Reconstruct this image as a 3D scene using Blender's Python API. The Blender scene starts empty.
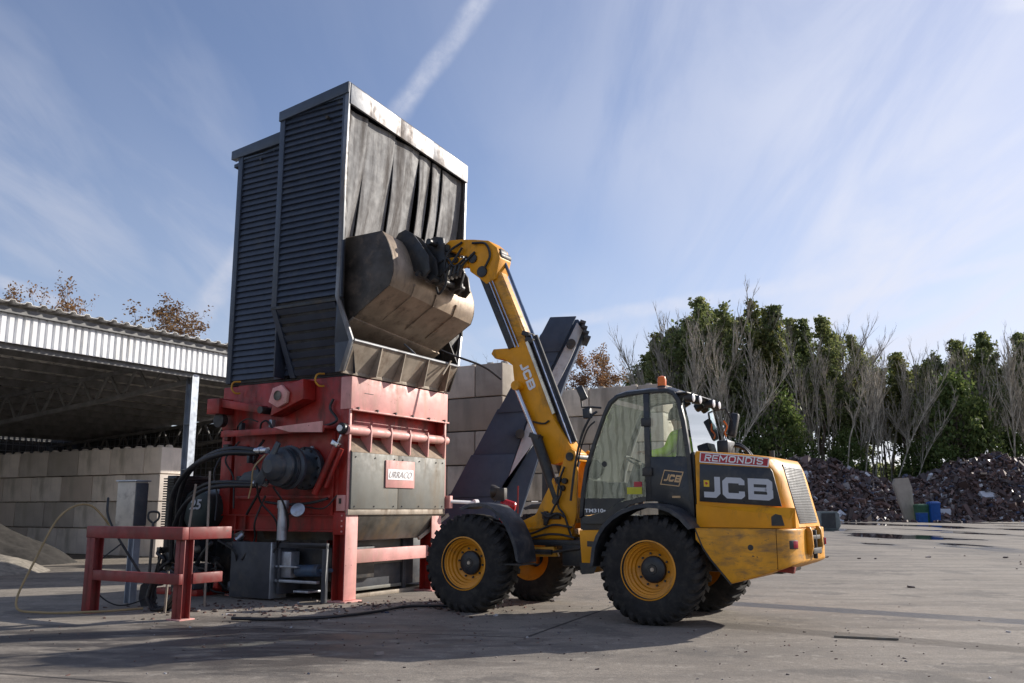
import bpy, bmesh, math, random
from mathutils import Vector, Matrix, noise as mnoise
R = math.radians
rnd = random.Random(7)
scene = bpy.context.scene
COL = scene.collection

# ------------------------------------------------------------------ camera
cam_d = bpy.data.cameras.new('camera'); cam = bpy.data.objects.new('camera', cam_d); COL.objects.link(cam)
cam.location = (0, 0, 1.4); cam.rotation_euler = (R(100.5), 0, 0)
cam_d.sensor_width = 36; cam_d.lens = 900/1024*36; cam_d.clip_start = .1; cam_d.clip_end = 2000
scene.camera = cam
scene.render.resolution_x = 1024; scene.render.resolution_y = 683

# ------------------------------------------------------------------ light
SUN_AZ = 28.0      # degrees behind +X
SUN_EL = 23.5
world = bpy.data.worlds.new('World'); scene.world = world; world.use_nodes = True
sd = bpy.data.lights.new('sun', 'SUN'); sd.energy = 4.0; sd.angle = R(.5); sd.color = (1.0, .93, .83)
sun = bpy.data.objects.new('sun', sd); COL.objects.link(sun)
svec = Vector((math.cos(R(SUN_EL))*math.cos(R(SUN_AZ)), math.cos(R(SUN_EL))*math.sin(R(SUN_AZ)), math.sin(R(SUN_EL))))
sun.rotation_euler = svec.to_track_quat('Z', 'Y').to_euler(); sun.location = svec*80
scene.view_settings.view_transform = 'Standard'; scene.view_settings.look = 'None'
scene.view_settings.gamma = 1; scene.view_settings.use_curve_mapping = False
scene.view_settings.exposure = 0.74

class N:
    """tiny node writer"""
    def __init__(s, nt): s.nt = nt; s.n = nt.nodes; s.l = nt.links
    def put(s, sock, v):
        if hasattr(v, 'is_output'): s.l.new(v, sock)
        elif v is not None:
            if sock.type == 'RGBA' and len(v) == 3: v = (*v, 1)
            sock.default_value = v
    def node(s, t, **k):
        n = s.n.new(t)
        for a, b in k.items(): setattr(n, a, b)
        return n
    def m(s, op, a, b=None, c=None, clamp=False):
        n = s.node('ShaderNodeMath', operation=op, use_clamp=clamp)
        s.put(n.inputs[0], a)
        if b is not None: s.put(n.inputs[1], b)
        if c is not None: s.put(n.inputs[2], c)
        return n.outputs[0]
    def vm(s, op, a, b=None, out=0):
        n = s.node('ShaderNodeVectorMath', operation=op)
        s.put(n.inputs[0], a)
        if b is not None: s.put(n.inputs[1], b)
        return n.outputs[out]
    def dot(s, a, b): return s.vm('DOT_PRODUCT', a, b, 'Value')
    def sep(s, v):
        n = s.node('ShaderNodeSeparateXYZ'); s.put(n.inputs[0], v); return n.outputs
    def comb(s, x, y, z):
        n = s.node('ShaderNodeCombineXYZ'); s.put(n.inputs[0], x); s.put(n.inputs[1], y); s.put(n.inputs[2], z); return n.outputs[0]
    def noise(s, v, scale, detail=4, rough=.55, dist=0, out=0):
        n = s.node('ShaderNodeTexNoise'); s.put(n.inputs['Vector'], v); n.inputs['Scale'].default_value = scale
        n.inputs['Detail'].default_value = detail; n.inputs['Roughness'].default_value = rough; n.inputs['Distortion'].default_value = dist
        return n.outputs[out]
    def vor(s, v, scale, feature='F1', out='Distance'):
        n = s.node('ShaderNodeTexVoronoi', feature=feature); s.put(n.inputs['Vector'], v); n.inputs['Scale'].default_value = scale
        return n.outputs[out]
    def ramp(s, f, a, b, x=0., y=1., smooth=True):
        n = s.node('ShaderNodeMapRange'); n.interpolation_type = 'SMOOTHSTEP' if smooth else 'LINEAR'
        s.put(n.inputs[0], f)
        for i, v in enumerate((a, b, x, y)): s.put(n.inputs[i+1], v)
        return n.outputs[0]
    def mix(s, f, a, b, blend='MIX'):
        n = s.node('ShaderNodeMix', data_type='RGBA', blend_type=blend)
        s.put(n.inputs[0], f); s.put(n.inputs[6], a); s.put(n.inputs[7], b); return n.outputs[2]
    def map(s, v, sc=(1, 1, 1), loc=(0, 0, 0), rot=(0, 0, 0)):
        n = s.node('ShaderNodeMapping'); s.put(n.inputs[0], v); n.inputs[1].default_value = loc
        n.inputs[2].default_value = rot; n.inputs[3].default_value = sc; return n.outputs[0]
    def bump(s, h, strength=.3, dist=.02, normal=None):
        n = s.node('ShaderNodeBump'); s.put(n.inputs['Strength'], strength); n.inputs['Distance'].default_value = dist
        s.put(n.inputs['Height'], h)
        if normal is not None: s.put(n.inputs['Normal'], normal)
        return n.outputs[0]

# sky: Nishita plus thin cirrus and three contrails, all functions of the world direction
w = N(world.node_tree)
for n in list(w.n): w.n.remove(n)
sky = w.node('ShaderNodeTexSky', sky_type='NISHITA'); sky.sun_disc = False
sky.sun_elevation = R(SUN_EL); sky.sun_rotation = R(90-SUN_AZ); sky.air_density = 1.0; sky.dust_density = .6; sky.ozone_density = 2.2
D = w.vm('NORMALIZE', w.node('ShaderNodeTexCoord').outputs['Generated'])
dx, dy, dz = w.sep(D)[:3]
inv = w.m('DIVIDE', 1, w.m('ADD', w.m('MAXIMUM', dz, 0), .12))
P = w.comb(w.m('MULTIPLY', dx, inv), w.m('MULTIPLY', dy, inv), 0)
wisp = w.noise(w.map(P, (.55, .2, 1), (3.1, .4, 0), (0, 0, R(-28))), 2.2, 5, .55, .35)
veil = w.noise(w.map(P, (.45, .3, 1), (.6, 2.2, 0), (0, 0, R(-28))), .9, 3, .5, .3)
wf = w.noise(w.map(P, (.9, .22, 1), (1.7, 3.4, 0), (0, 0, R(-24))), 4.2, 7, .62, .4)
c1 = w.m('MULTIPLY', w.m('MULTIPLY', w.ramp(wisp, .36, .70), w.ramp(wf, .3, .68, .35, 1)), .85)
right = w.ramp(w.m('ADD', dx, w.m('MULTIPLY', dz, -.2)), -.45, .35, .25, 1)
c2 = w.m('MULTIPLY', w.ramp(veil, .28, .66), right)
fine = w.noise(w.map(P, (1.5, .28, 1), (5.1, 1.4, 0), (0, 0, R(-38))), 2.6, 7, .6, .5)
c2 = w.m('MULTIPLY', c2, w.ramp(fine, .3, .68, .48, 1.0))
low = w.ramp(dz, .0, .42, .42, .05)
cl = w.m('MAXIMUM', w.m('MAXIMUM', w.m('MULTIPLY', c1, .62), c2), low)
TH = R(10.5)
def pray(px, py):
    x = (px-512)/900; y = (341.5-py)/900
    return Vector((x, math.cos(TH)-math.sin(TH)*y, math.sin(TH)+math.cos(TH)*y)).normalized()
def trail(p, q, wd, amt, ext=0.02):
    a, b = pray(*p), pray(*q); n = a.cross(b).normalized(); mid = (a+b).normalized()
    half = math.acos(max(-1, min(1, a.dot(b))))/2
    wob = w.m('MULTIPLY', w.m('SUBTRACT', w.noise(D, 14, 3), .5), wd*1.4)
    d = w.m('ABSOLUTE', w.m('ADD', w.dot(D, tuple(n)), wob))
    band = w.ramp(d, wd*.15, wd, 1, 0)
    along = w.ramp(w.dot(D, tuple(mid)), math.cos(half+ext), math.cos(half*.55), 0, 1)
    tex = w.ramp(w.noise(D, 26, 5, .65), .3, .7, .35, 1)
    return w.m('MULTIPLY', w.m('MULTIPLY', band, along), w.m('MULTIPLY', tex, amt))
for t in (trail((388, 122), (500, -22), .016, .62), trail((176, 345), (262, 225), .02, .62), trail((0, 282), (75, 306), .009, .7),
          trail((470, 338), (870, 272), .012, .6), trail((820, 302), (1060, 250), .010, .75), trail((640, 345), (980, 300), .014, .4), trail((1000, 5), (1050, 0), .012, .8)):
    cl = w.m('SUBTRACT', 1, w.m('MULTIPLY', w.m('SUBTRACT', 1, cl), w.m('SUBTRACT', 1, t)))
skyc = w.mix(1.0, sky.outputs[0], (.83, .76, .82), 'MULTIPLY')
lum = w.m('MULTIPLY', w.ramp(dx, -.5, .6, .82, 1.05), 1.0)
ccol = w.mix(1.0, (4.25, 4.45, 5.2), w.comb(lum, lum, lum), 'MULTIPLY')
fin = w.mix(cl, skyc, ccol)
bg = w.node('ShaderNodeBackground'); w.put(bg.inputs[0], fin); bg.inputs[1].default_value = .108
out = w.node('ShaderNodeOutputWorld'); w.l.new(bg.outputs[0], out.inputs[0])

# ------------------------------------------------------------------ materials
MATS = {}
def mat(name, col, rough=.5, metal=0., var=.25, dirt=None, dirt_amt=.4, dscale=1.2, streak=1., bump=.0, bscale=30, rnd_obj=0., spec=.5, coat=0, chips=None, chip_amt=.0, vscale=3):
    """painted / raw surface with tonal noise, streaked dirt and chips that belong to the surface"""
    if name in MATS: return MATS[name]
    m = bpy.data.materials.new(name); m.use_nodes = True; t = N(m.node_tree)
    b = m.node_tree.nodes['Principled BSDF']
    oc = t.node('ShaderNodeTexCoord').outputs['Object']
    c = t.mix(t.ramp(t.noise(oc, vscale, 5, .6), .3, .7), tuple(x*(1-var) for x in col), tuple(min(1, x*(1+var*.6)) for x in col))
    if rnd_obj:
        oi = t.node('ShaderNodeObjectInfo').outputs['Random']
        k = t.ramp(oi, 0, 1, 1-rnd_obj, 1+rnd_obj, False)
        c = t.mix(1.0, c, t.comb(k, k, k), 'MULTIPLY')
        if rnd_obj > .25: c = t.mix(t.ramp(t.m('FRACT', t.m('MULTIPLY', oi, 7.31)), .6, .75, 0, .6), c, tuple(x*y for x, y in zip(col, (.66, .60, .56))))
    rr = t.ramp(t.noise(oc, 9, 4), .3, .7, max(.02, rough-.08), min(1, rough+.1))
    if dirt:
        dm = t.ramp(t.noise(t.map(oc, (1, 1, 1/streak)), dscale*3, 7, .68, .2), .62-.35*dirt_amt, .82-.2*dirt_amt)
        c = t.mix(t.m('MULTIPLY', dm, min(1, .5+dirt_amt)), c, dirt); rr = t.m('ADD', rr, t.m('MULTIPLY', dm, .2))
    mt = None
    if chips:
        cm = t.ramp(t.noise(oc, 16, 6, .7), .66-chip_amt*.2, .69-chip_amt*.2)
        c = t.mix(cm, c, chips); mt = cm
    t.put(b.inputs['Base Color'], c); t.put(b.inputs['Roughness'], rr)
    b.inputs['Metallic'].default_value = metal; b.inputs['Specular IOR Level'].default_value = spec
    b.inputs['Coat Weight'].default_value = coat; b.inputs['Coat Roughness'].default_value = .15
    if bump: t.put(b.inputs['Normal'], t.bump(t.noise(oc, bscale, 5, .65), bump, .01))
    MATS[name] = m; return m
yellow = mat('yellow_paint', (.76, .315, .004), .42, var=.12, dirt=(.20, .12, .04), dirt_amt=.32, dscale=1.1, streak=2.5, spec=.35, bump=.05, bscale=8)
yellow_w = mat('worn_yellow_paint', (.70, .31, .012), .45, var=.2, dirt=(.24, .13, .045), dirt_amt=.5, dscale=.9, streak=.3, chips=(.07, .04, .025), chip_amt=.12, bump=.12, bscale=10)
rimy = mat('rim_paint', (.66, .27, .012), .42, var=.12, dirt=(.22, .11, .03), dirt_amt=.35)
blackp = mat('black_panel_paint', (.018, .021, .027), .35, var=.3, dirt=(.09, .08, .07), dirt_amt=.35)
blackm = mat('black_steel', (.02, .022, .025), .45, var=.4, dirt=(.07, .055, .04), dirt_amt=.5, bump=.1)
plastic = mat('dark_plastic', (.025, .03, .04), .5, var=.3, dirt=(.12, .11, .10), dirt_amt=.5)
rubber = mat('tyre_rubber', (.022, .021, .021), .8, var=.3, dirt=(.05, .045, .04), dirt_amt=.55, dscale=2.5, bump=.3, bscale=40, spec=.3)
hoserub = mat('hose_rubber', (.014, .014, .016), .42, var=.3, dirt=(.06, .05, .04), dirt_amt=.3)
chrome = mat('bright_steel', (.55, .56, .6), .22, metal=1, var=.15)
steel = mat('worn_bucket_steel', (.34, .265, .195), .45, metal=.4, var=.22, dirt=(.17, .13, .095), dirt_amt=.45, dscale=1.6, streak=3, bump=.2, bscale=15)
galv = mat('galvanised_steel', (.42, .45, .5), .4, metal=.75, var=.2, dirt=(.2, .19, .18), dirt_amt=.3, bump=.05)
sheet = mat('weathered_sheet_steel', (.24, .25, .265), .42, metal=.6, var=.3, dirt=(.13, .11, .10), dirt_amt=.6, dscale=.7, streak=6, bump=.12, bscale=9)
stripm = mat('curtain_strip', (.25, .25, .25), .72, metal=.0, var=.2, dirt=(.075, .065, .06), dirt_amt=.75, dscale=1.3, streak=14, bump=.2, bscale=12)
siding = mat('anthracite_siding', (.030, .040, .062), .42, var=.15, dirt=(.07, .075, .085), dirt_amt=.3, spec=.6)
sidetrim = mat('anthracite_trim', (.042, .055, .08), .4, var=.1)
inside = mat('hopper_inside', (.035, .033, .033), .6, metal=.3, var=.5, dirt=(.08, .07, .06), dirt_amt=.5, streak=4)
red = mat('red_paint', (.34, .020, .014), .42, var=.22, dirt=(.10, .028, .02), dirt_amt=.52, dscale=1.0, streak=3, chips=(.06, .03, .02), chip_amt=.12, bump=.1, bscale=8)
redfade = mat('faded_red_paint', (.70, .33, .30), .55, var=.2, dirt=(.52, .30, .24), dirt_amt=.5, dscale=1.2, streak=5, chips=(.2, .1, .08), chip_amt=.05)
railred = mat('guard_rail_paint', (.21, .028, .026), .5, var=.25, dirt=(.16, .055, .045), dirt_amt=.5, streak=2, chips=(.08, .05, .04), chip_amt=.1)
greyp = mat('grey_green_panel_paint', (.17, .17, .15), .55, var=.15, dirt=(.17, .14, .10), dirt_amt=.45, streak=4)
rustlip = mat('lip_sheet', (.34, .29, .23), .6, metal=.2, var=.3, dirt=(.17, .12, .08), dirt_amt=.5, streak=3)
belly = mat('worn_chute_steel', (.16, .15, .13), .45, metal=.5, var=.4, dirt=(.22, .17, .11), dirt_amt=.5, streak=3)
darkgrey = mat('dark_grey_paint', (.045, .05, .062), .5, var=.2, dirt=(.09, .085, .08), dirt_amt=.4)
conv = mat('conveyor_cover_paint', (.04, .06, .10), .6, var=.12, dirt=(.06, .08, .115), dirt_amt=.25, streak=4)
convl = mat('conveyor_side_paint', (.5, .51, .53), .5, var=.15, dirt=(.2, .18, .16), dirt_amt=.35)
motorm = mat('motor_paint', (.035, .045, .058), .4, var=.3, dirt=(.08, .07, .06), dirt_amt=.5)
concrete = mat('cast_concrete', (.47, .415, .345), .9, var=.2, dirt=(.25, .22, .18), dirt_amt=.42, dscale=.55, streak=4, bump=.35, bscale=25, rnd_obj=.27, vscale=1.5)
concrete_l = mat('pale_cast_concrete', (.72, .64, .565), .9, var=.12, dirt=(.46, .41, .34), dirt_amt=.35, dscale=.55, streak=3, bump=.35, bscale=25, rnd_obj=.34, vscale=1.5)  # cast concrete copy, colour lifted to stand in for fill light under the roof
white = mat('white_sheet_metal', (.78, .79, .80), .4, var=.06, dirt=(.5, .49, .46), dirt_amt=.3, streak=5)
roofm = mat('shed_roof_sheet', (.78, .76, .72), .7, var=.25, dirt=(.1, .09, .08), dirt_amt=.4)
darkst = mat('shed_steel', (.19, .19, .19), .6, var=.3)
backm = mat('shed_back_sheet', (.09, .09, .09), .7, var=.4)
colm = mat('column_steel', (.38, .42, .48), .4, metal=.6, var=.2, dirt=(.2, .19, .18), dirt_amt=.35, streak=5)
letter = mat('letter_silver', (.50, .52, .56), .45, var=.05)
letterw = mat('letter_white', (.82, .82, .82), .5, var=.05)
stickr = mat('sticker_red', (.42, .015, .035), .4, var=.08)
orange_l = mat('beacon_orange', (.85, .17, .01), .25, var=.05)
lampglass = mat('lamp_glass', (.75, .76, .78), .12, var=.05, spec=.8)
taillens = mat('tail_lens', (.5, .03, .05), .2, var=.1)
skin = mat('skin', (.52, .32, .24), .55, var=.08)
hivis = mat('hi_vis_fabric', (.60, .95, .04), .8, var=.12)
darkcloth = mat('dark_cloth', (.03, .035, .05), .9, var=.2)
bark = mat('pine_bark', (.17, .13, .10), .95, var=.4, bump=.3, rnd_obj=.2)
birch = mat('pale_bark', (.37, .325, .255), .85, var=.45, rnd_obj=.25, vscale=1.5)
twig = mat('twig_bark', (.16, .125, .10), .95, var=.3, rnd_obj=.2)
blue_p = mat('blue_plastic', (.015, .09, .33), .45, var=.15)
green_p = mat('green_plastic', (.05, .14, .07), .5, var=.2)
wood = mat('grey_wood', (.30, .25, .2), .8, var=.3, dirt=(.14, .11, .09), dirt_amt=.5)
ropem = mat('yellow_hose', (.33, .24, .12), .6, var=.2)
redext = mat('extinguisher_red', (.48, .012, .018), .25, var=.08)

def leafmat(name, cols, tr=.45):
    m = bpy.data.materials.new(name); m.use_nodes = True; t = N(m.node_tree); b = m.node_tree.nodes['Principled BSDF']
    geo = t.node('ShaderNodeNewGeometry'); rp = geo.outputs['Random Per Island']
    oi = t.node('ShaderNodeObjectInfo').outputs['Random']
    r = t.node('ShaderNodeValToRGB'); t.put(r.inputs[0], rp); e = r.color_ramp.elements
    e[0].color = (*cols[0], 1); e[1].color = (*cols[-1], 1)
    for i, c in enumerate(cols[1:-1]): q = e.new((i+1)/(len(cols)-1)); q.color = (*c, 1)
    k = t.ramp(oi, 0, 1, .72, 1.3, False)
    c = t.mix(1.0, r.outputs[0], t.comb(k, t.m('POWER', k, .8), k), 'MULTIPLY')
    t.put(b.inputs['Base Color'], c); b.inputs['Roughness'].default_value = .6; b.inputs['Specular IOR Level'].default_value = .3
    tl = t.node('ShaderNodeBsdfTranslucent'); t.put(tl.inputs[0], c)
    ms = t.node('ShaderNodeMixShader'); ms.inputs[0].default_value = tr
    t.l.new(b.outputs[0], ms.inputs[1]); t.l.new(tl.outputs[0], ms.inputs[2])
    o = [x for x in m.node_tree.nodes if x.type == 'OUTPUT_MATERIAL'][0]; t.l.new(ms.outputs[0], o.inputs[0])
    return m
pineleaf = leafmat('pine_needles', [(.09, .115, .045), (.15, .18, .065), (.21, .24, .085), (.28, .29, .12)])
yelleaf = leafmat('yellowing_needles', [(.09, .11, .035), (.16, .17, .05), (.24, .22, .07)])
greenleaf = leafmat('green_leaves', [(.07, .11, .03), (.12, .165, .045), (.19, .22, .07)])
brownleaf = leafmat('autumn_leaves', [(.14, .075, .04), (.22, .12, .055), (.30, .19, .09)])

def glassmat(name, tint, refl):
    m = bpy.data.materials.new(name); m.use_nodes = True; t = N(m.node_tree)
    for n in list(t.n):
        if n.type == 'BSDF_PRINCIPLED': t.n.remove(n)
    tr = t.node('ShaderNodeBsdfTransparent'); t.put(tr.inputs[0], tint)
    gl = t.node('ShaderNodeBsdfGlossy'); gl.inputs['Roughness'].default_value = .01; t.put(gl.inputs[0], (.95, 1, .97))
    oc = t.node('ShaderNodeTexCoord').outputs['Object']
    t.put(gl.inputs['Normal'], t.bump(t.noise(oc, 1.6, 2), .05, .03))
    fr = t.node('ShaderNodeFresnel'); fr.inputs[0].default_value = 1.5
    f = t.m('ADD', t.m('MULTIPLY', fr.outputs[0], 1.35), refl, clamp=True)
    ms = t.node('ShaderNodeMixShader'); t.put(ms.inputs[0], f)
    t.l.new(tr.outputs[0], ms.inputs[1]); t.l.new(gl.outputs[0], ms.inputs[2])
    o = [x for x in t.n if x.type == 'OUTPUT_MATERIAL'][0]; t.l.new(ms.outputs[0], o.inputs[0])
    return m
glass = glassmat('cab_glass', (.95, .97, .95), .0)

# ------------------------------------------------------------------ mesh builder
class MB:
    def __init__(s): s.v = []; s.f = []
    def add(s, vs, fs):
        k = len(s.v); s.v += [tuple(p) for p in vs]; s.f += [tuple(i+k for i in f) for f in fs]; return s
    def box(s, x0, x1, y0, y1, z0, z1):
        vs = [(x, y, z) for x in (x0, x1) for y in (y0, y1) for z in (z0, z1)]
        return s.add(vs, [(0, 1, 3, 2), (4, 6, 7, 5), (0, 4, 5, 1), (2, 3, 7, 6), (0, 2, 6, 4), (1, 5, 7, 3)])
    def obox(s, c, size, rot=(0, 0, 0)):
        from mathutils import Euler
        M = Euler(rot).to_matrix(); c = Vector(c); a, b, d = [q/2 for q in size]
        vs = [c+M@Vector((x, y, z)) for x in (-a, a) for y in (-b, b) for z in (-d, d)]
        return s.add(vs, [(0, 1, 3, 2), (4, 6, 7, 5), (0, 4, 5, 1), (2, 3, 7, 6), (0, 2, 6, 4), (1, 5, 7, 3)])
    def beam(s, p, q, w_, h, up=(0, 0, 1)):
        p, q = Vector(p), Vector(q); d = (q-p).normalized(); u = Vector(up)
        if abs(d.dot(u)) > .99: u = Vector((1, 0, 0))
        a = d.cross(u).normalized(); b = a.cross(d).normalized()
        vs = [o+a*sx*w_/2+b*sy*h/2 for o in (p, q) for sx, sy in ((-1, -1), (1, -1), (1, 1), (-1, 1))]
        return s.add(vs, [(3, 2, 1, 0), (4, 5, 6, 7), (0, 1, 5, 4), (1, 2, 6, 5), (2, 3, 7, 6), (3, 0, 4, 7)])
    def ibeam(s, p, q, w_, h, t=.014, up=(0, 0, 1)):
        p, q = Vector(p), Vector(q); d = (q-p).normalized(); u = Vector(up)
        if abs(d.dot(u)) > .99: u = Vector((1, 0, 0))
        a = d.cross(u).normalized(); b = a.cross(d).normalized()
        s.beam(p+b*(h/2-t/2), q+b*(h/2-t/2), w_, t, up); s.beam(p-b*(h/2-t/2), q-b*(h/2-t/2), w_, t, up)
        return s.beam(p, q, t, h-2*t, up)
    def prism(s, prof, lo, hi, axis='y'):
        n = len(prof)
        def pt(a, b, c): return {'y': (a, c, b), 'x': (c, a, b), 'z': (a, b, c)}[axis]
        vs = [pt(a, b, lo) for a, b in prof]+[pt(a, b, hi) for a, b in prof]
        fs = [tuple(range(n-1, -1, -1)), tuple(range(n, 2*n))]+[(i, (i+1) % n, n+(i+1) % n, n+i) for i in range(n)]
        return s.add(vs, fs)
    def loft(s, rings, cap=True, closed=True):
        n = len(rings[0]); vs = [p for r in rings for p in r]; fs = []
        for k in range(len(rings)-1):
            for i in range(n if closed else n-1):
                j = (i+1) % n; fs.append((k*n+i, k*n+j, (k+1)*n+j, (k+1)*n+i))
        if cap and closed: fs += [tuple(range(n-1, -1, -1)), tuple((len(rings)-1)*n+i for i in range(n))]
        return s.add(vs, fs)
    def tube(s, pts, r, n=8, cap=True):
        pts = [Vector(p) for p in pts]; rs = r if isinstance(r, (list, tuple)) else [r]*len(pts)
        rings = []; prev = None
        for i, p in enumerate(pts):
            d = (pts[min(i+1, len(pts)-1)]-pts[max(i-1, 0)]).normalized()
            if prev is None:
                u = Vector((0, 0, 1)) if abs(d.z) < .9 else Vector((1, 0, 0)); prev = (u-d*u.dot(d)).normalized()
            else:
                prev = (prev-d*prev.dot(d))
                prev = prev.normalized() if prev.length > 1e-6 else Vector((1, 0, 0))
            b = d.cross(prev)
            rings.append([p+(prev*math.cos(2*math.pi*k/n)+b*math.sin(2*math.pi*k/n))*rs[i] for k in range(n)])
        return s.loft(rings, cap)
    def curve(s, ctrl, r, n=8, seg=8):
        c = [Vector(p) for p in ctrl]; c = [c[0]*2-c[1]]+c+[c[-1]*2-c[-2]]; pts = []
        for i in range(1, len(c)-2):
            for k in range(seg):
                t = k/seg; a, b, d, e = c[i-1:i+3]
                pts.append(.5*((2*b)+(-a+d)*t+(2*a-5*b+4*d-e)*t*t+(-a+3*b-3*d+e)*t**3))
        pts.append(c[-2]); return s.tube(pts, r, n)
    def cyl(s, p, q, r, n=20, r2=None): return s.tube([p, q], [r, r if r2 is None else r2], n)
    def lathe(s, prof, c, axis=(0, 1, 0), n=40, closed=False):
        """prof [(r, t)] about axis through c"""
        c = Vector(c); d = Vector(axis).normalized(); u = Vector((0, 0, 1)) if abs(d.z) < .9 else Vector((1, 0, 0))
        u = (u-d*u.dot(d)).normalized(); b = d.cross(u); rings = []
        for k in range(n):
            a = 2*math.pi*k/n; e = u*math.cos(a)+b*math.sin(a)
            rings.append([c+d*t+e*r for r, t in prof])
        m = len(prof); vs = [p for r in rings for p in r]; fs = []
        for k in range(n):
            for i in range(m if closed else m-1):
                j = (i+1) % m; fs.append((k*m+i, k*m+j, ((k+1) % n)*m+j, ((k+1) % n)*m+i))
        return s.add(vs, fs)
    def build(s, name, m, parent=None, bevel=0, seg=2, smooth=35, thick=0):
        me = bpy.data.meshes.new(name); me.from_pydata(s.v, [], s.f); bm = bmesh.new(); bm.from_mesh(me)
        bmesh.ops.remove_doubles(bm, verts=bm.verts, dist=1e-5)
        bmesh.ops.recalc_face_normals(bm, faces=bm.faces)
        if bevel:
            es = [e for e in bm.edges if len(e.link_faces) == 2 and e.calc_face_angle(0) > R(28)]
            bmesh.ops.bevel(bm, geom=es, offset=bevel, segments=seg, affect='EDGES', clamp_overlap=True, profile=.5)
        for f in bm.faces: f.smooth = bool(smooth)
        if smooth:
            for e in bm.edges: e.smooth = not (len(e.link_faces) == 2 and e.calc_face_angle(0) > R(smooth))
        bm.to_mesh(me); bm.free(); me.materials.append(m)
        o = bpy.data.objects.new(name, me); COL.objects.link(o); o.parent = parent
        if thick:
            md = o.modifiers.new('thick', 'SOLIDIFY'); md.thickness = thick; md.offset = 0
        return o
def tag(o, label=None, cat=None, group=None, kind=None):
    if label: o['label'] = label
    if cat: o['category'] = cat
    if group: o['group'] = group
    if kind: o['kind'] = kind
    return o
def empty(name, loc, rz, label, cat, group=None):
    o = bpy.data.objects.new(name, None); COL.objects.link(o); o.location = loc; o.rotation_euler = (0, 0, R(rz)); o.empty_display_size = .3
    return tag(o, label, cat, group)
def copy_tree(o, parent=None):
    c = o.copy(); COL.objects.link(c); c.parent = parent
    for ch in list(o.children): copy_tree(ch, c)
    return c
def add_text(mb, body, place, h, shear=0, sx=1, bold=0., depth=.004, space=1.):
    """builtin font -> mesh; place(s, t, d) maps glyph coordinates to the surface; returns width"""
    cu = bpy.data.curves.new('t', 'FONT'); cu.body = body; cu.size = 1; cu.offset = bold; cu.shear = shear; cu.resolution_u = 3; cu.space_character = space
    ob = bpy.data.objects.new('t', cu); COL.objects.link(ob)
    dg = bpy.context.evaluated_depsgraph_get(); me = bpy.data.meshes.new_from_object(ob.evaluated_get(dg))
    bm = bmesh.new(); bm.from_mesh(me)
    xs = [v.co.x for v in bm.verts]; ys = [v.co.y for v in bm.verts]; x0, y0 = min(xs), min(ys); k = h/(max(ys)-y0)
    vs = [place((v.co.x-x0)*k*sx, (v.co.y-y0)*k, depth) for v in bm.verts]
    bm.verts.index_update(); mb.add(vs, [tuple(v.index for v in f.verts) for f in bm.faces])
    wd = (max(xs)-x0)*k*sx; bm.free(); bpy.data.objects.remove(ob); bpy.data.meshes.remove(me); bpy.data.curves.remove(cu)
    return wd
def stroke(mb, path, wd, place, d=.004, closed=False):
    """thick mitred polyline on a surface"""
    P2 = [Vector(p) for p in path]; n = len(P2); L_, R_ = [], []
    for i in range(n):
        if closed: a, b = P2[i-1], P2[(i+1) % n]
        else: a, b = P2[max(i-1, 0)], P2[min(i+1, n-1)]
        d1 = (P2[i]-a).normalized() if (closed or i > 0) else (b-P2[i]).normalized()
        d2 = (b-P2[i]).normalized() if (closed or i < n-1) else d1
        t = (d1+d2).normalized(); nn = Vector((-t.y, t.x)); k = wd/2/max(.4, nn.dot(Vector((-d1.y, d1.x))))
        L_.append(P2[i]+nn*k); R_.append(P2[i]-nn*k)
    vs = [place(p.x, p.y, d) for p in L_]+[place(p.x, p.y, d) for p in R_]
    fs = [(i, (i+1) % n, n+(i+1) % n, n+i) for i in range(n if closed else n-1)]
    mb.add(vs, fs)
GLY = {'R': (.72, [[(.1, 0), (.1, .9), (.5, .9), (.6, .8), (.6, .6), (.5, .5), (.1, .5)], [(.36, .46), (.6, 0)]]), 'E': (.68, [[(.62, .9), (.1, .9), (.1, .1), (.62, .1)], [(.2, .5), (.55, .5)]]),
       'M': (.9, [[(.1, 0), (.1, .88), (.42, .3), (.74, .88), (.74, 0)]]), 'O': (.8, [[(.2, .1), (.52, .1), (.65, .22), (.65, .78), (.52, .9), (.2, .9), (.1, .78), (.1, .22)]]),
       'N': (.76, [[(.1, 0), (.1, .88), (.6, .12), (.6, 1)]]), 'D': (.76, [[(.1, .1), (.42, .1), (.62, .3), (.62, .7), (.42, .9), (.1, .9)]]), 'I': (.28, [[(.1, 0), (.1, 1)]]),
       'S': (.7, [[(.6, .72), (.5, .9), (.2, .9), (.1, .78), (.1, .62), (.2, .53), (.5, .47), (.6, .38), (.6, .22), (.5, .1), (.2, .1), (.1, .28)]])}
def block_text(mb, body, place, h, width, t_=.19, sh_=.22):
    tot = sum(GLY[c][0] for c in body); kx = width/tot/h; x = 0; n = 0
    for c in body:
        for p in GLY[c][1]:
            n += 1; stroke(mb, [(a*kx, b_) for a, b_ in p], t_, lambda u, v, d, x=x: place((x*kx+u+v*sh_)*h, v*h, d), d=.002+.0004*(n % 3), closed=c in 'OD')
        x += GLY[c][0]
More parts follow.
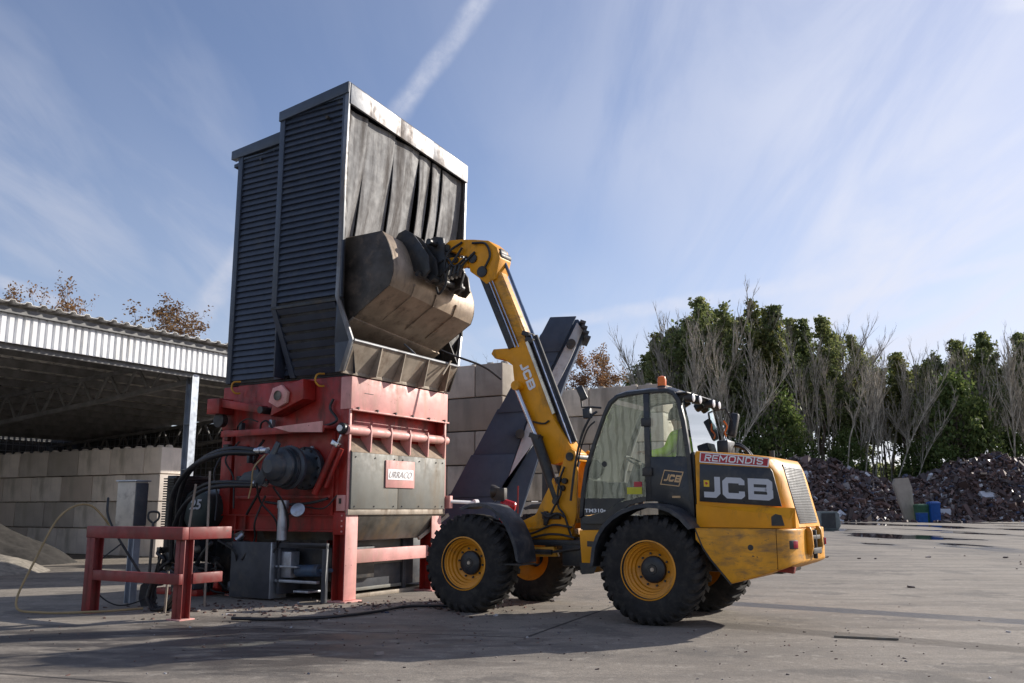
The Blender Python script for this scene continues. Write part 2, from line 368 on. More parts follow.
def heavy_letters(mb, place, h, wd=None, gap=.1):
    """the wide three letter mark of the loader's side, height h"""
    k = h; t = .27
    def pl(ox): return lambda x, y, d: place((ox+x)*k, y*k, d)
    stroke(mb, [(.0, .135), (.52, .135), (.645, .26), (.645, 1.0)], t, pl(0))
    stroke(mb, [(1.78, .66), (1.78, .8), (1.70, .865), (1.13, .865), (1.02, .76), (1.02, .24), (1.13, .135), (1.70, .135), (1.78, .2), (1.78, .36)], t, pl(0))
    stroke(mb, [(2.2, .135), (2.95, .135), (3.06, .2), (3.06, .42), (2.98, .5), (3.04, .58), (3.04, .8), (2.95, .865), (2.2, .865)], t*.98, pl(0), closed=True)
    mb.add([pl(0)(2.33, .41, .004), pl(0)(2.9, .41, .004), pl(0)(2.9, .59, .004), pl(0)(2.33, .59, .004)], [(0, 1, 2, 3)])

# ================================================================== SETTING
gm = bpy.data.materials.new('yard_surface'); gm.use_nodes = True; t = N(gm.node_tree); b = gm.node_tree.nodes['Principled BSDF']
pos = t.node('ShaderNodeNewGeometry').outputs['Position']
px_, py_, pz_ = t.sep(pos)[:3]
base = t.mix(t.ramp(t.noise(pos, .22, 6, .6), .3, .7), (.235, .20, .162), (.365, .32, .265))
base = t.mix(t.ramp(t.noise(t.map(pos, (.35, 1.6, 1), rot=(0, 0, R(-34))), .8, 6, .65), .42, .66, 0, .75), base, (.165, .143, .12))
base = t.mix(t.ramp(t.noise(t.map(pos, (.18, 1.3, 1), rot=(0, 0, R(36))), 1.6, 6, .7), .5, .68, 0, .6), base, (.155, .135, .115))
base = t.mix(t.ramp(t.noise(t.vm('ADD', pos, (4, 2, 0)), .55, 7, .72), .53, .60, 0, .65), base, (.10, .09, .08))
base = t.mix(t.ramp(t.noise(pos, 45, 4, .75), .38, .62, 0, .62), base, (.135, .124, .112))
base = t.mix(t.ramp(t.noise(pos, 110, 3, .65), .58, .68, 0, .7), base, (.44, .41, .37))
base = t.mix(t.ramp(t.noise(t.vm('ADD', pos, (9, 1, 0)), 9, 6, .72), .48, .66, 0, .5), base, (.15, .13, .11))
base = t.mix(t.ramp(t.noise(t.vm('ADD', pos, (3, 7, 0)), 5, 6, .7), .56, .64, 0, .35), base, (.42, .385, .33))
# oily working area in front of the machine, widened left as painted shade
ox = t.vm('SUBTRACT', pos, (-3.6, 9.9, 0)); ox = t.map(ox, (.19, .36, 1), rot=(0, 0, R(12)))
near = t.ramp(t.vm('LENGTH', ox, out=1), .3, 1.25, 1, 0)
oil_shade = t.ramp(t.m('ADD', t.noise(t.map(pos, (.8, 2.4, 1), rot=(0, 0, R(-25))), 1.1, 7, .68, .4), t.m('MULTIPLY', near, .22)), .58, .76)
base = t.mix(t.m('MULTIPLY', oil_shade, t.m('MULTIPLY', near, .85)), base, (.045, .04, .037))
far_ = t.ramp(t.noise(t.map(pos, (.5, 1.1, 1), loc=(7, 3, 0)), .5, 6, .62), .60, .72, 0, .45)
base = t.mix(far_, base, (.12, .108, .098))
# damp tyre tracks leaving the loader
def band(p, q, wd, soft, amt, tread):
    p, q = Vector(p), Vector(q); d = (q-p).normalized(); n = Vector((-d.y, d.x, 0)); d = Vector((d.x, d.y, 0)); c = Vector((p.x, p.y, 0))
    rel = t.vm('SUBTRACT', pos, tuple(c)); a = t.m('ABSOLUTE', t.dot(rel, tuple(n))); al = t.dot(rel, tuple(d))
    e = t.m('ADD', a, t.m('MULTIPLY', t.m('SUBTRACT', t.noise(pos, 9, 3), .5), soft*1.5))
    k = t.m('MULTIPLY', t.ramp(e, wd/2-soft, wd/2+soft*.3, 1, 0), t.ramp(al, -.4, .3, 0, 1))
    wv = t.ramp(t.m('SINE', t.m('MULTIPLY', t.m('ADD', al, t.m('MULTIPLY', a, 1.1)), 34)), -.5, .6, 1-tread, 1)
    return t.m('MULTIPLY', t.m('MULTIPLY', k, wv), t.m('MULTIPLY', amt, t.ramp(t.noise(pos, .7, 4), .2, .5, .7, 1)))
tr1 = band((3.2, 14.0), (6.41, 11.72), .62, .05, 1.0, .22)
tr2 = band((2.45, 11.5), (5.14, 9.46), .55, .1, .85, .2)
base = t.mix(tr1, base, (.075, .074, .076)); base = t.mix(tr2, base, (.105, .09, .075))
# cast slab joints
def joint(p, q):
    p, q = Vector(p), Vector(q); L_ = (q-p).length; d = (q-p).normalized(); n = (-d.y, d.x, 0)
    rel = t.vm('SUBTRACT', pos, (p.x, p.y, 0)); a = t.m('ABSOLUTE', t.m('ADD', t.dot(rel, n), t.m('MULTIPLY', t.m('SUBTRACT', t.noise(pos, 6, 4), .5), .03)))
    al = t.dot(rel, (d.x, d.y, 0)); k = t.m('MULTIPLY', t.ramp(a, .012, .034, 1, 0), t.m('MULTIPLY', t.m('GREATER_THAN', al, 0), t.m('LESS_THAN', al, L_)))
    return k
jm = t.m('MAXIMUM', joint((-4.2, 11.4), (.15, 10.35)), joint((.15, 10.35), (1.9, 14.6)))
jm = t.m('MAXIMUM', jm, joint((-9.5, 8.9), (-2.6, 11.2)))
jm = t.m('MAXIMUM', jm, t.m('MULTIPLY', joint((-7, 9.0), (-1.0, 7.0)), .9))
base = t.mix(t.m('MULTIPLY', jm, .85), base, (.035, .03, .028))
# random hairline cracks
ck = t.vor(t.vm('ADD', pos, t.vm('MULTIPLY', t.noise(pos, 1.3, 4, out=1), (.9, .9, 0))), .28, 'DISTANCE_TO_EDGE')
base = t.mix(t.m('MULTIPLY', t.ramp(ck, .001, .004, 1, 0), .14), base, (.06, .055, .05))
# puddles and damp patches in the far part of the yard
pm = t.m('MULTIPLY', t.ramp(t.noise(t.map(pos, (.075, .022, 1), loc=(.35, .1, 0), rot=(0, 0, R(12))), 2.3, 4, .55), .535, .56), t.ramp(py_, 26, 38, 0, 1))
pm = t.m('MULTIPLY', pm, t.ramp(px_, 6, 14, 0, 1))
damp = t.m('MULTIPLY', t.ramp(t.noise(t.map(pos, (.075, .022, 1), loc=(.35, .1, 0), rot=(0, 0, R(12))), 2.3, 4, .55), .46, .55), t.ramp(py_, 22, 34, 0, 1))
base = t.mix(t.m('MULTIPLY', damp, .55), base, (.085, .08, .078)); base = t.mix(pm, base, (.03, .03, .032))
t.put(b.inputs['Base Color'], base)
rg = t.ramp(t.noise(pos, 3, 4), .3, .7, .8, .95); rg = t.m('SUBTRACT', rg, t.m('MULTIPLY', oil_shade, t.m('MULTIPLY', near, .35)))
rg = t.m('SUBTRACT', rg, t.m('MULTIPLY', t.m('MAXIMUM', tr1, 0), .3)); rg = t.m('MAXIMUM', t.m('SUBTRACT', rg, t.m('MULTIPLY', pm, .9)), .03)
t.put(b.inputs['Roughness'], rg); b.inputs['Specular IOR Level'].default_value = .35
hgt = t.m('ADD', t.m('MULTIPLY', t.noise(pos, 35, 6, .7), .5), t.m('MULTIPLY', t.noise(pos, 2.5, 4), .9))
hgt = t.m('SUBTRACT', hgt, jm)
t.put(b.inputs['Normal'], t.bump(hgt, t.m('MULTIPLY', t.m('SUBTRACT', 1, pm), .55), .02))
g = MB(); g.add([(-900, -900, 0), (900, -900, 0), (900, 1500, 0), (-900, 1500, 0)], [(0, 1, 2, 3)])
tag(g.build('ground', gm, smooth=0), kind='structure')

# ---- sand / gravel heaps in the bay on the left
def heap(name, c, rx, ry, h, m, seed, label, cat, n=60, rough=.12, kind=None):
    mb = MB(); vs = []; fs = []
    for i in range(n+1):
        for j in range(n+1):
            x = (i/n*2-1); y = (j/n*2-1); r = math.hypot(x, y)
            z = max(0, 1-r)**.85*h if r < 1 else 0
            q = mnoise.fractal(Vector((x*3+seed, y*3, seed)), 1, 2, 5)
            z = z*(1+.25*mnoise.noise(Vector((x*1.7+seed, y*1.7, 3))))+(q*rough*h*.5 if r < 1 else 0)*min(1, (1-r)*6)
            vs.append((c[0]+x*rx, c[1]+y*ry, max(z, 0)-.03 if r < 1 else -.03))
    for i in range(n):
        for j in range(n):
            a = i*(n+1)+j; fs.append((a, a+n+1, a+n+2, a+1))
    mb.add(vs, fs); o = mb.build(name, m, smooth=60); return tag(o, label, cat, kind=kind)
gravel = mat('gravel', (.25, .225, .19), .95, var=.35, bump=.8, bscale=18, vscale=9)
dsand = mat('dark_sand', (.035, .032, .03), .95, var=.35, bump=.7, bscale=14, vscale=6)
heap('gravel_heap', (-12.9, 20.6), 2.5, 2.0, .8, gravel, 4.2, 'low heap of pale gravel at the left edge in front of the dark sand', 'gravel heap')
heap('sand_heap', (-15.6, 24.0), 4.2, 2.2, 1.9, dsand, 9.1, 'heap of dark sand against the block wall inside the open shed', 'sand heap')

# ------------------------------------------------------------------ interlocking concrete blocks
ORD = ['', 'second', 'third', 'fourth', 'fifth', 'sixth', 'seventh', 'eighth', 'ninth', 'tenth', 'eleventh', 'twelfth']
COUR = {0: 'bottom', 1: 'second', 2: 'third', 3: 'fourth', 4: 'fifth', 5: 'sixth'}
def block_proto(L_, W_, H_, cm):
    mb = MB(); g_ = .012
    mb.box(g_, L_-g_, -W_, 0, g_, H_-g_); o = mb.build('concrete_block', cm, bevel=.026, seg=2)
    # casting knobs on the top face belong to the block
    bm = bmesh.new(); bm.from_mesh(o.data); nk = 3 if L_ > 1.2 else 2
    for i in range(nk):
        for yy in ((W_*.5,) if W_ < .9 else (.3, W_-.3)):
            bmesh.ops.create_cone(bm, cap_ends=True, segments=10, radius1=.13, radius2=.08, depth=.09, matrix=Matrix.Translation((L_*(i+.5)/nk, -yy, H_+.03)))
    bm.to_mesh(o.data); bm.free(); return o
def block_wall(o, ang, courses, run, L_, W_, H_, wall, endword, grp, z0=0, half_first=(1, 3, 5), skip=(), cm=None):
    cm = cm or concrete; full = block_proto(L_, W_, H_, cm); half = block_proto(L_/2, W_, H_, cm); used = {}
    for c in range(courses):
        s = 0; i = 0
        while s < run-.05:
            h = (c in half_first and i == 0) or (s+L_ > run+.05)
            src = half if h else full
            ln = L_/2 if h else L_
            if (c, i) not in skip:
                ob = src if src not in used else src.copy()
                if src in used: COL.objects.link(ob)
                used[src] = 1
                jx = rnd.uniform(-.008, .008)
                ob.location = (o[0]+math.cos(R(ang))*s-math.sin(R(ang))*jx, o[1]+math.sin(R(ang))*s+math.cos(R(ang))*jx, z0+c*H_); ob.rotation_euler = (0, 0, R(ang+rnd.uniform(-.25, .25)))
                cw = 'top' if c == courses-1 else COUR[c]
                en = ('block at the '+endword) if i == 0 else (ORD[i]+' block from the '+endword)
                cw2 = 'top row' if cw == 'top' else (cw+' row up' if cw != 'bottom' else 'bottom row')
                tag(ob, f'{en}, {cw2} of the {wall}', 'concrete block', grp)
            s += ln; i += 1
# wall inside the shed
block_wall((-10.33, 26.7), 150, 4, 14.04, 1.56, .8, .8, 'shed block wall', 'right end', 'blocks of the wall in the shed', cm=concrete_l)
# tall wall behind the machine and lower wall behind the loader cab
block_wall((-.21, 20.95), 150, 6, 4.68, 1.56, .8, .8, 'wall behind the boom', 'right end', 'blocks of the wall behind the boom')
block_wall((4.15, 24.60), 150, 6, 6.0, 1.5, .8, .8, 'wall behind the cab', 'right end', 'blocks of the wall behind the cab')

# ------------------------------------------------------------------ open shed on the left
shed = empty('open_shed', (-8.54, 24, 0), 60, 'open steel shed with white ribbed fascia over the block wall bay', 'shed')
mb = MB(); pitch = .18; x = -11.0; vs = []; fs = []
prof = []
while x < 10:
    prof += [(x, 0), (x+.10, 0), (x+.125, .04), (x+.155, .04)]; x += pitch
zb, zt = 4.98, 5.62
for (a, d) in prof: vs += [(a, -.12+d, zb+.0), (a, -.12+d, zt)]
for i in range(len(prof)-1): fs.append((2*i, 2*i+2, 2*i+3, 2*i+1))
mb.add(vs, fs); mb.build('fascia', white, shed, smooth=0, thick=.004)
mb = MB(); mb.box(-11, 10, -.22, -.06, 5.625, 5.75); mb.build('roof_edge', darkst, shed)
mb = MB(); x = -11; k = 0      # corrugated roof sheets with a light cut edge
rp = []
while x < 10.2:
    rp += [(x, .0), (x+.12, 0), (x+.16, .055), (x+.26, .055), (x+.30, 0)]; x += .36
vs = []; fs = []
def roofz(y): return 5.80-.063*y
for (a, d) in rp:
    for y in (-.42, 20): vs.append((a, y, roofz(y)+d))
for i in range(len(rp)-1): fs.append((2*i, 2*i+2, 2*i+3, 2*i+1))
mb.add(vs, fs); mb.build('roof', roofm, shed, smooth=0, thick=.01)
for y in [0.9+1.35*i for i in range(14)]:
    mb = MB(); mb.box(-11, 10, y-.04, y+.04, roofz(y)-.24, roofz(y)-.012); mb.build('purlin', darkst, shed)
mb = MB(); mb.box(-11, 10, .02, .16, 4.86, 5.3); mb.build('front_beam', darkst, shed)
for tx in (-9.0, .04, 9.0):
    mb = MB(); zt_ = lambda y: roofz(y)-.36; zb_ = lambda y: 4.78-.082*y
    mb.beam((tx, .2, zt_(.2)), (tx, 20, zt_(20)), .12, .12); mb.beam((tx, .2, zb_(.2)), (tx, 20, zb_(20)), .12, .12)
    y = .6; up = True
    while y < 19:
        a, c_ = (zb_(y), zt_(y+.55)) if up else (zt_(y), zb_(y+.55))
        mb.beam((tx, y, a), (tx, y+.55, c_), .06, .07); y += .62; up = not up
    mb.build('truss', darkst, shed)
for tx in (.04, -9.0, 9.0):
    for ty in (.12, 20):
        mb = MB(); mb.ibeam((tx, ty, 0), (tx, ty, 4.95 if ty < 1 else 4.2), .22, .24, .018, up=(0, 1, 0))
        for zz in (1.2, 2.4, 3.6): mb.box(tx-.1, tx+.1, ty-.09, ty+.09, zz, zz+.016)
        mb.build('column', colm, shed)
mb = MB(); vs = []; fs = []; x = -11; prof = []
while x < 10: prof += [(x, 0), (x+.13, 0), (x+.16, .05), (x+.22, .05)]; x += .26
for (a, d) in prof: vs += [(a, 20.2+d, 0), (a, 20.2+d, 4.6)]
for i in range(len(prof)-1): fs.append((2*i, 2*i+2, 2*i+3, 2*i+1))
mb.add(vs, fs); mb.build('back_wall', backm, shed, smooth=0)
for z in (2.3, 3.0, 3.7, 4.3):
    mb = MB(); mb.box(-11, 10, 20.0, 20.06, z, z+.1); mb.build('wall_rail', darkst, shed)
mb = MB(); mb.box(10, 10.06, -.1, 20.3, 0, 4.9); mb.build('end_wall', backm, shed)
mb = MB()
for i in range(60): mb.box(9.9, 9.92, .1+i*.3, .12+i*.3, 2.2, 4.6)
for i in range(9): mb.box(9.9, 9.92, .1, 19, 2.2+i*.28, 2.22+i*.28)
mb.build('wire_grid', galv, shed)
mb = MB()     # wire grid in front of the back wall
for i in range(70): mb.box(-11+i*.3, -11+i*.3+.02, 19.6, 19.62, 2.2, 4.45)
for i in range(9): mb.box(-11, 10, 19.6, 19.62, 2.2+i*.28, 2.22+i*.28)
mb.build('wire_grid', galv, shed)

# hall behind and to the left of the camera: it is what the cab glass mirrors
hall = empty('ribbed_hall', (-24, 4, 0), 90, 'long hall clad in pale ribbed sheet standing left of the yard', 'hall')
mb = MB(); prof = []; x = -60
while x < 0: prof += [(x, 0), (x+.20, 0), (x+.205, .22), (x+.40, .22)]; x += .405
vs = []; fs = []
for (a, d) in prof: vs += [(a, d, 0), (a, d, 8.5)]
for i in range(len(prof)-1): fs.append((2*i, 2*i+2, 2*i+3, 2*i+1))
mb.add(vs, fs); mb.build('wall', mat('hall_sheet', (.42, .45, .44), .6, var=.15), hall, smooth=0)
mb = MB(); mb.box(-60.5, .4, -.2, 20, 8.5, 8.8); mb.build('roof', darkst, hall)
mb = MB(); mb.box(-60, -.1, .3, 19.8, 0, 8.5); mb.build('core', darkst, hall)

# ------------------------------------------------------------------ trees
def leaf(mb, c, s, r):
    a = Vector((r.gauss(0, 1), r.gauss(0, 1), r.gauss(0, 1))).normalized(); b_ = a.cross(Vector((r.gauss(0, 1), r.gauss(0, 1), r.gauss(0, 1)))).normalized()
    k = s*r.uniform(.6, 1.3); mb.add([c-a*k, c+b_*k*.6, c+a*k, c-b_*k*.6], [(0, 1, 2, 3)])
def pine_parts(seed, h, crown0, wid, dens=1., ls=.24):
    r = random.Random(seed); tr = MB(); cr = MB()
    bend = [(r.uniform(-.3, .3)*k, r.uniform(-.3, .3)*k, h*k/6) for k in range(7)]
    tr.tube(bend, [.24*(1-k/6.6)+.02 for k in range(7)], 7)
    def at(z):
        k = min(5.999, z/h*6); i = int(k); f = k-i; return Vector(bend[i]).lerp(Vector(bend[i+1]), f)
    z = h*crown0
    while z < h*.985:
        f = (z-h*crown0)/(h*(1-crown0)); env = wid*(math.sin(math.pi*min(1, .16+f*.84))**.75)*(1-.35*f)
        for q in range(r.choice((2, 3, 3, 4))):
            a = r.uniform(0, 2*math.pi); ln = env*r.uniform(.45, 1.15); up = r.uniform(.05, .55)
            p0 = at(z); tip = p0+Vector((math.cos(a)*ln, math.sin(a)*ln, ln*up))
            mid = p0.lerp(tip, .5)+Vector((0, 0, -.08*ln)); tr.tube([p0, mid, tip], [.05, .035, .012], 3, False)
            if r.random() < .12: continue
            for cc in range(r.choice((2, 3, 4))):
                c = mid.lerp(tip, r.uniform(.2, 1.1))+Vector((r.gauss(0, .25), r.gauss(0, .25), r.gauss(0, .18)))
                rad = r.uniform(.6, 1.35)*(.3+.75*env/wid)
                for k in range(int(13*dens)):
                    leaf(cr, c+Vector((r.gauss(0, rad*.5), r.gauss(0, rad*.5), r.gauss(0, rad*.33))), ls, r)
        z += r.uniform(.28, .55)
    return tr, cr
def bare_parts(seed, h, leafy=0, spread=.45, col_leaf=.16, depth=4, r0=.13, low=.3, b0=(.3, .5), nb=10):
    r = random.Random(seed); tr = MB(); cr = MB()
    def br(p, d, ln, rad, lev):
        pts = [p]; n = 4; q = p; dd = d
        for k in range(n):
            dd = (dd+Vector((r.gauss(0, .1), r.gauss(0, .1), r.gauss(0, .06)+.05))).normalized(); q = q+dd*ln/n; pts.append(q)
        tr.tube(pts, [rad*(1-.75*k/n) for k in range(n+1)], 4 if lev < 2 else 3, False)
        if lev >= depth-1:
            for k in range(leafy):
                if r.random() < .75: leaf(cr, pts[r.randint(1, n)]+Vector((r.gauss(0, .2), r.gauss(0, .2), r.gauss(0, .2))), col_leaf, r)
        if lev >= depth: return
        m = (nb if lev == 0 else 4)
        for k in range(m):
            f = r.uniform(low, 1) if lev == 0 else r.uniform(.25, 1); i = min(n-1, int(f*n)); s = pts[i].lerp(pts[i+1], f*n-i)
            a = r.uniform(0, 2*math.pi); sd_ = Vector((math.cos(a), math.sin(a), 0)); tilt = r.uniform(.25, .25+spread*1.5)
            nd = (dd*math.cos(tilt)+sd_*math.sin(tilt)+Vector((0, 0, .25))).normalized()
            br(s, nd, ln*r.uniform(*(b0 if lev == 0 else (.3, .5)))*(1.1-.4*f if lev == 0 else 1), rad*.42, lev+1)
    br(Vector((0, 0, 0)), Vector((r.gauss(0, .02), r.gauss(0, .02), 1)).normalized(), h*.88, r0, 0)
    top = max(v[2] for v in tr.v); q = h/top
    for m_ in (tr, cr): m_.v = [(x*q, y*q, z*q) for x, y, z in m_.v]
    return tr, cr
def bushy_parts(seed, h, wid, ls=.19):
    r = random.Random(seed); tr = MB(); cr = MB(); tr.tube([(0, 0, 0), (.1, 0, h*.4), (0, .1, h*.8)], [.22, .14, .05], 7)
    for k in range(120):
        z = r.uniform(.08, 1)*h; f = z/h; env = wid*math.sin(math.pi*min(1, .22+.78*f))**.7
        a = r.uniform(0, 6.28); rr = env*math.sqrt(r.random()); c = Vector((math.cos(a)*rr, math.sin(a)*rr, z))
        tr.tube([(0, 0, max(0, z-rr*.7)), c], [.05, .015], 3, False); rad = r.uniform(.6, 1.5)
        for q in range(60): leaf(cr, c+Vector((r.gauss(0, rad*.5), r.gauss(0, rad*.5), r.gauss(0, rad*.4))), ls, r)
    return tr, cr
def tree(name, parts, tm, cm, label, cat, group):
    o = empty(name, (0, 0, 0), 0, label, cat, group); parts[0].build('trunk', tm, o, smooth=0)
    if parts[1].f: parts[1].build('crown', cm, o, smooth=0)
    return o
placed = {}
def put_tree(proto, x, y, s, sz=None, rz=None, label=None):
    o = proto if proto.name not in placed else copy_tree(proto)
    placed[proto.name] = 1; sz = sz or s
    o.location = (x, y, 0); o.scale = (s, s, sz); o.rotation_euler = (0, 0, rnd.uniform(0, 6.28) if rz is None else rz)
    if label: o['label'] = label
    return o
PINE_L = 'tall dark pine with a bare lower trunk in the forest edge beyond the scrap heaps'
BARE_L = 'leafless pale-barked tree in front of the pines beyond the scrap heaps'
pines = [tree('pine_tree', pine_parts(11+i, 24, (.46, .38, .52, .42)[i], (2.3, 2.7, 2.0, 2.5)[i]), bark, pineleaf if i != 2 else yelleaf,
              PINE_L if i != 2 else 'tall pine with yellow-green needles in the forest edge beyond the scrap heaps', 'tree', 'pines of the forest edge') for i in range(4)]
bares = [tree('bare_tree', bare_parts(31+i, 20, 0, .16, depth=3, r0=.13, low=.38, b0=(.12, .30), nb=22), birch, brownleaf, BARE_L, 'tree', 'leafless trees of the forest edge') for i in range(5)]
bushes = [tree('leafy_tree', bushy_parts(51+i, 11, (3.2, 3.8)[i]), bark, greenleaf, 'low bushy green tree at the foot of the pines', 'tree', 'green leafy trees below the pines') for i in range(2)]
# canopy outline of the photograph, as height (m) against bearing at about 118 m
SIL = [(625, 385), (640, 352), (655, 325), (672, 312), (700, 303), (725, 306), (745, 310), (765, 304), (785, 302), (800, 310), (815, 318), (840, 328), (862, 340), (880, 352), (895, 356), (915, 345), (940, 352), (960, 335), (985, 333), (1005, 325), (1030, 336), (1060, 330), (1100, 330)]
def top_at(px):
    for (a, h1), (b_, h2) in zip(SIL, SIL[1:]):
        if a <= px <= b_: return h1+(h2-h1)*(px-a)/(b_-a)
    return 340
def bearing(px, y): return (px-512)/900*y*math.cos(TH)*1.0+0*y
for row, (yy, n, k0) in enumerate(((127, 21, 1.0), (135, 24, 1.03), (143, 24, .97))):
    for i in range(n):
        px = 640+i*(450/n)+rnd.uniform(-7, 7); y = yy+rnd.uniform(-3, 3); x = (px-512)/900*y*1.02
        h = (508.3-top_at(px))/900*y*.985*k0+1.4; h *= rnd.uniform(.80, 1.02) if i % 2 else rnd.uniform(.93, 1.03)
        p = pines[rnd.choice((0, 1, 3, 0, 1, 3, 2, 2 if 690 < px < 800 else 0))]
        put_tree(p, x, y, h/24*rnd.uniform(.85, 1.1), h/24)
for i in range(84):
    px = 655+i*5.1+rnd.uniform(-6, 6); y = rnd.uniform(114, 131); x = (px-512)/900*y*1.02
    h = ((508.3-top_at(px))/900*y+1.4)*rnd.uniform(.75, 1.08)
    put_tree(bares[rnd.randint(0, 4)], x, y, h/20*rnd.uniform(.9, 1.1), h/20)
for px, s, y, lb in ((772, 1.15, 119, 'bushy green tree right of the loader cab in front of the pines'), (742, .9, 120, None), (838, .8, 120, None), (948, 1.3, 119, 'tall bushy green tree above the right scrap heap'), (968, 1.1, 121, None), (1000, .8, 121, None), (905, .7, 121, None), (790, .85, 121, None)):
    put_tree(bushes[rnd.randint(0, 1)], (px-512)/900*(y-3)*1.02, y-3, s*1.05, s*1.25, label=lb or 'low bushy green tree at the foot of the pines')
# dark ground growth that closes the forest floor
ug = MB(); r_ = random.Random(3)
for i in range(17000):
    y = r_.uniform(158, 185); x = ((r_.uniform(640, 1110))-512)/900*y*1.02; leaf(ug, Vector((x, y, r_.uniform(0, 9))), .7, r_)
for i in range(26000):
    y = r_.uniform(124, 158); x = ((r_.uniform(640, 1110))-512)/900*y*1.02; leaf(ug, Vector((x, y, abs(r_.gauss(0, 3.2))+.2)), .42, r_)
tag(ug.build('undergrowth', pineleaf, smooth=0), 'dark low undergrowth between the trunks of the forest edge', 'undergrowth', kind='stuff')
# single trees left of the forest
aut = [tree('autumn_tree', bare_parts(71+i, 13, (9, 3)[i], .6, .095, depth=4, r0=.11, low=.15), twig, brownleaf, 'autumn tree', 'tree', 'autumn trees') for i in range(2)]
for (px, top, y, wdt, k, lb) in ((158, 294, 62, 1.5, 0, 'brown-leaved autumn tree above the middle of the shed roof'), (128, 303, 63, 1.5, 1, 'thin autumn tree just left of the fuller one above the shed roof'),
        (60, 278, 60, 1.1, 1, 'slim sparse tree rising above the left part of the shed roof'), (20, 284, 61, 1.0, 1, 'sparse tree above the far left end of the shed roof'), (-2, 284, 64, 1.2, 0, 'tree at the left picture edge behind the shed roof'),
        (582, 348, 70, 1.3, 0, 'red-brown autumn tree between the conveyor and the pines'), (604, 346, 72, 1.3, 0, 'red-brown autumn tree with a thin pale top beside the pines'), (566, 372, 70, .7, 1, 'small bare tree just right of the conveyor head')):
    h = (508.3-top)/900*y+1.4; put_tree(aut[k], (px-512)/900*y*1.0, y, h/13*wdt*.8, h/13, label=lb)
bt = [tree('bare_birch', bare_parts(91, 13, 0, .4, depth=4, r0=.11, low=.25), birch, brownleaf, 'pale leafless tree', 'tree', 'pale bare trees behind the block wall')]
for (px, top, y, lb) in ((466, 342, 60, 'pale leafless tree behind the wall beside the bucket'), (487, 346, 61, 'pale leafless tree behind the wall next to the boom'), (497, 352, 66, 'small pale leafless tree behind the boom')):
    h = (508.3-top)/900*y+1.4; put_tree(bt[0], (px-512)/900*y, y, h/13*.9, h/13, label=lb)

# ------------------------------------------------------------------ scrap heaps
def scrapmat():
    m = bpy.data.materials.new('shredded_scrap'); m.use_nodes = True; t = N(m.node_tree); b = m.node_tree.nodes['Principled BSDF']
    rp = t.node('ShaderNodeNewGeometry').outputs['Random Per Island']
    r = t.node('ShaderNodeValToRGB'); t.put(r.inputs[0], rp); e = r.color_ramp.elements; r.color_ramp.interpolation = 'CONSTANT'
    e[0].color = (.06, .036, .03, 1); e[1].position = .955; e[1].color = (.50, .50, .52, 1)
    for p, c in ((.3, (.12, .07, .058)), (.55, (.08, .062, .06)), (.72, (.18, .11, .09)), (.86, (.26, .22, .20)), (.92, (.05, .06, .10))): q = e.new(p); q.color = (*c, 1)
    t.put(b.inputs['Base Color'], r.outputs[0]); t.put(b.inputs['Roughness'], t.ramp(t.m('FRACT', t.m('MULTIPLY', rp, 17.3)), 0, 1, .3, .9, False))
    return m
scrapm = scrapmat()
def scrap(c, rx, ry, h, n, seed, label, bumps):
    r = random.Random(seed); mb = MB()
    def hz(x, y):
        z = 0
        for (bx, by, sx, sy, bh) in bumps: z = max(z, bh*max(0, 1-math.hypot((x-bx)/sx, (y-by)/sy)**1.5))
        return z*(1+.18*mnoise.noise(Vector((x*.35, y*.35, seed))))+.3*mnoise.noise(Vector((x*.9, y*.9, seed)))
    nx, ny = 70, 26; vs = []; fs = []
    for i in range(nx+1):
        for j in range(ny+1):
            x = (i/nx*2-1)*rx; y = (j/ny*2-1)*ry; vs.append((c[0]+x, c[1]+y, max(-.1, hz(x, y)-.15)))
    for i in range(nx):
        for j in range(ny): a = i*(ny+1)+j; fs.append((a, a+ny+1, a+ny+2, a+1))
    mb.add(vs, fs)
    k = 0
    while k < n:
        x = r.uniform(-rx, rx); y = -ry+2*ry*r.random()**1.7; z = hz(x, y)
        if z < .12 and r.random() < .93: continue
        k += 1; s = r.uniform(.12, .62)*(2.1 if r.random() < .07 else 1)
        mb.obox((c[0]+x, c[1]+y, max(z, 0)+r.uniform(-.05, .22)), (s*r.uniform(.6, 1.6), s*r.uniform(.3, 1), s*r.uniform(.1, .5)), (r.uniform(-1.2, 1.2), r.uniform(-1.2, 1.2), r.uniform(0, 6)))
    return tag(mb.build('scrap_heap', scrapm, smooth=0), label, 'scrap heap', kind='stuff')
scrap((39, 107), 15, 8, 5, 9000, 1, 'long low heap of dark shredded scrap behind the loader tail', [(-3, 1, 16, 9, 6.8), (-11, 0, 6, 7, 5.2), (6, 1, 9, 9, 4.0)])
scrap((58, 107), 20, 9, 6, 15000, 2, 'large heap of dark shredded scrap right of the leaning slab', [(-1, 1, 16, 10, 7.3), (-9, 1, 8, 8, 5.2), (10, 1, 14, 10, 7.4), (18, 0, 10, 9, 7.0)])
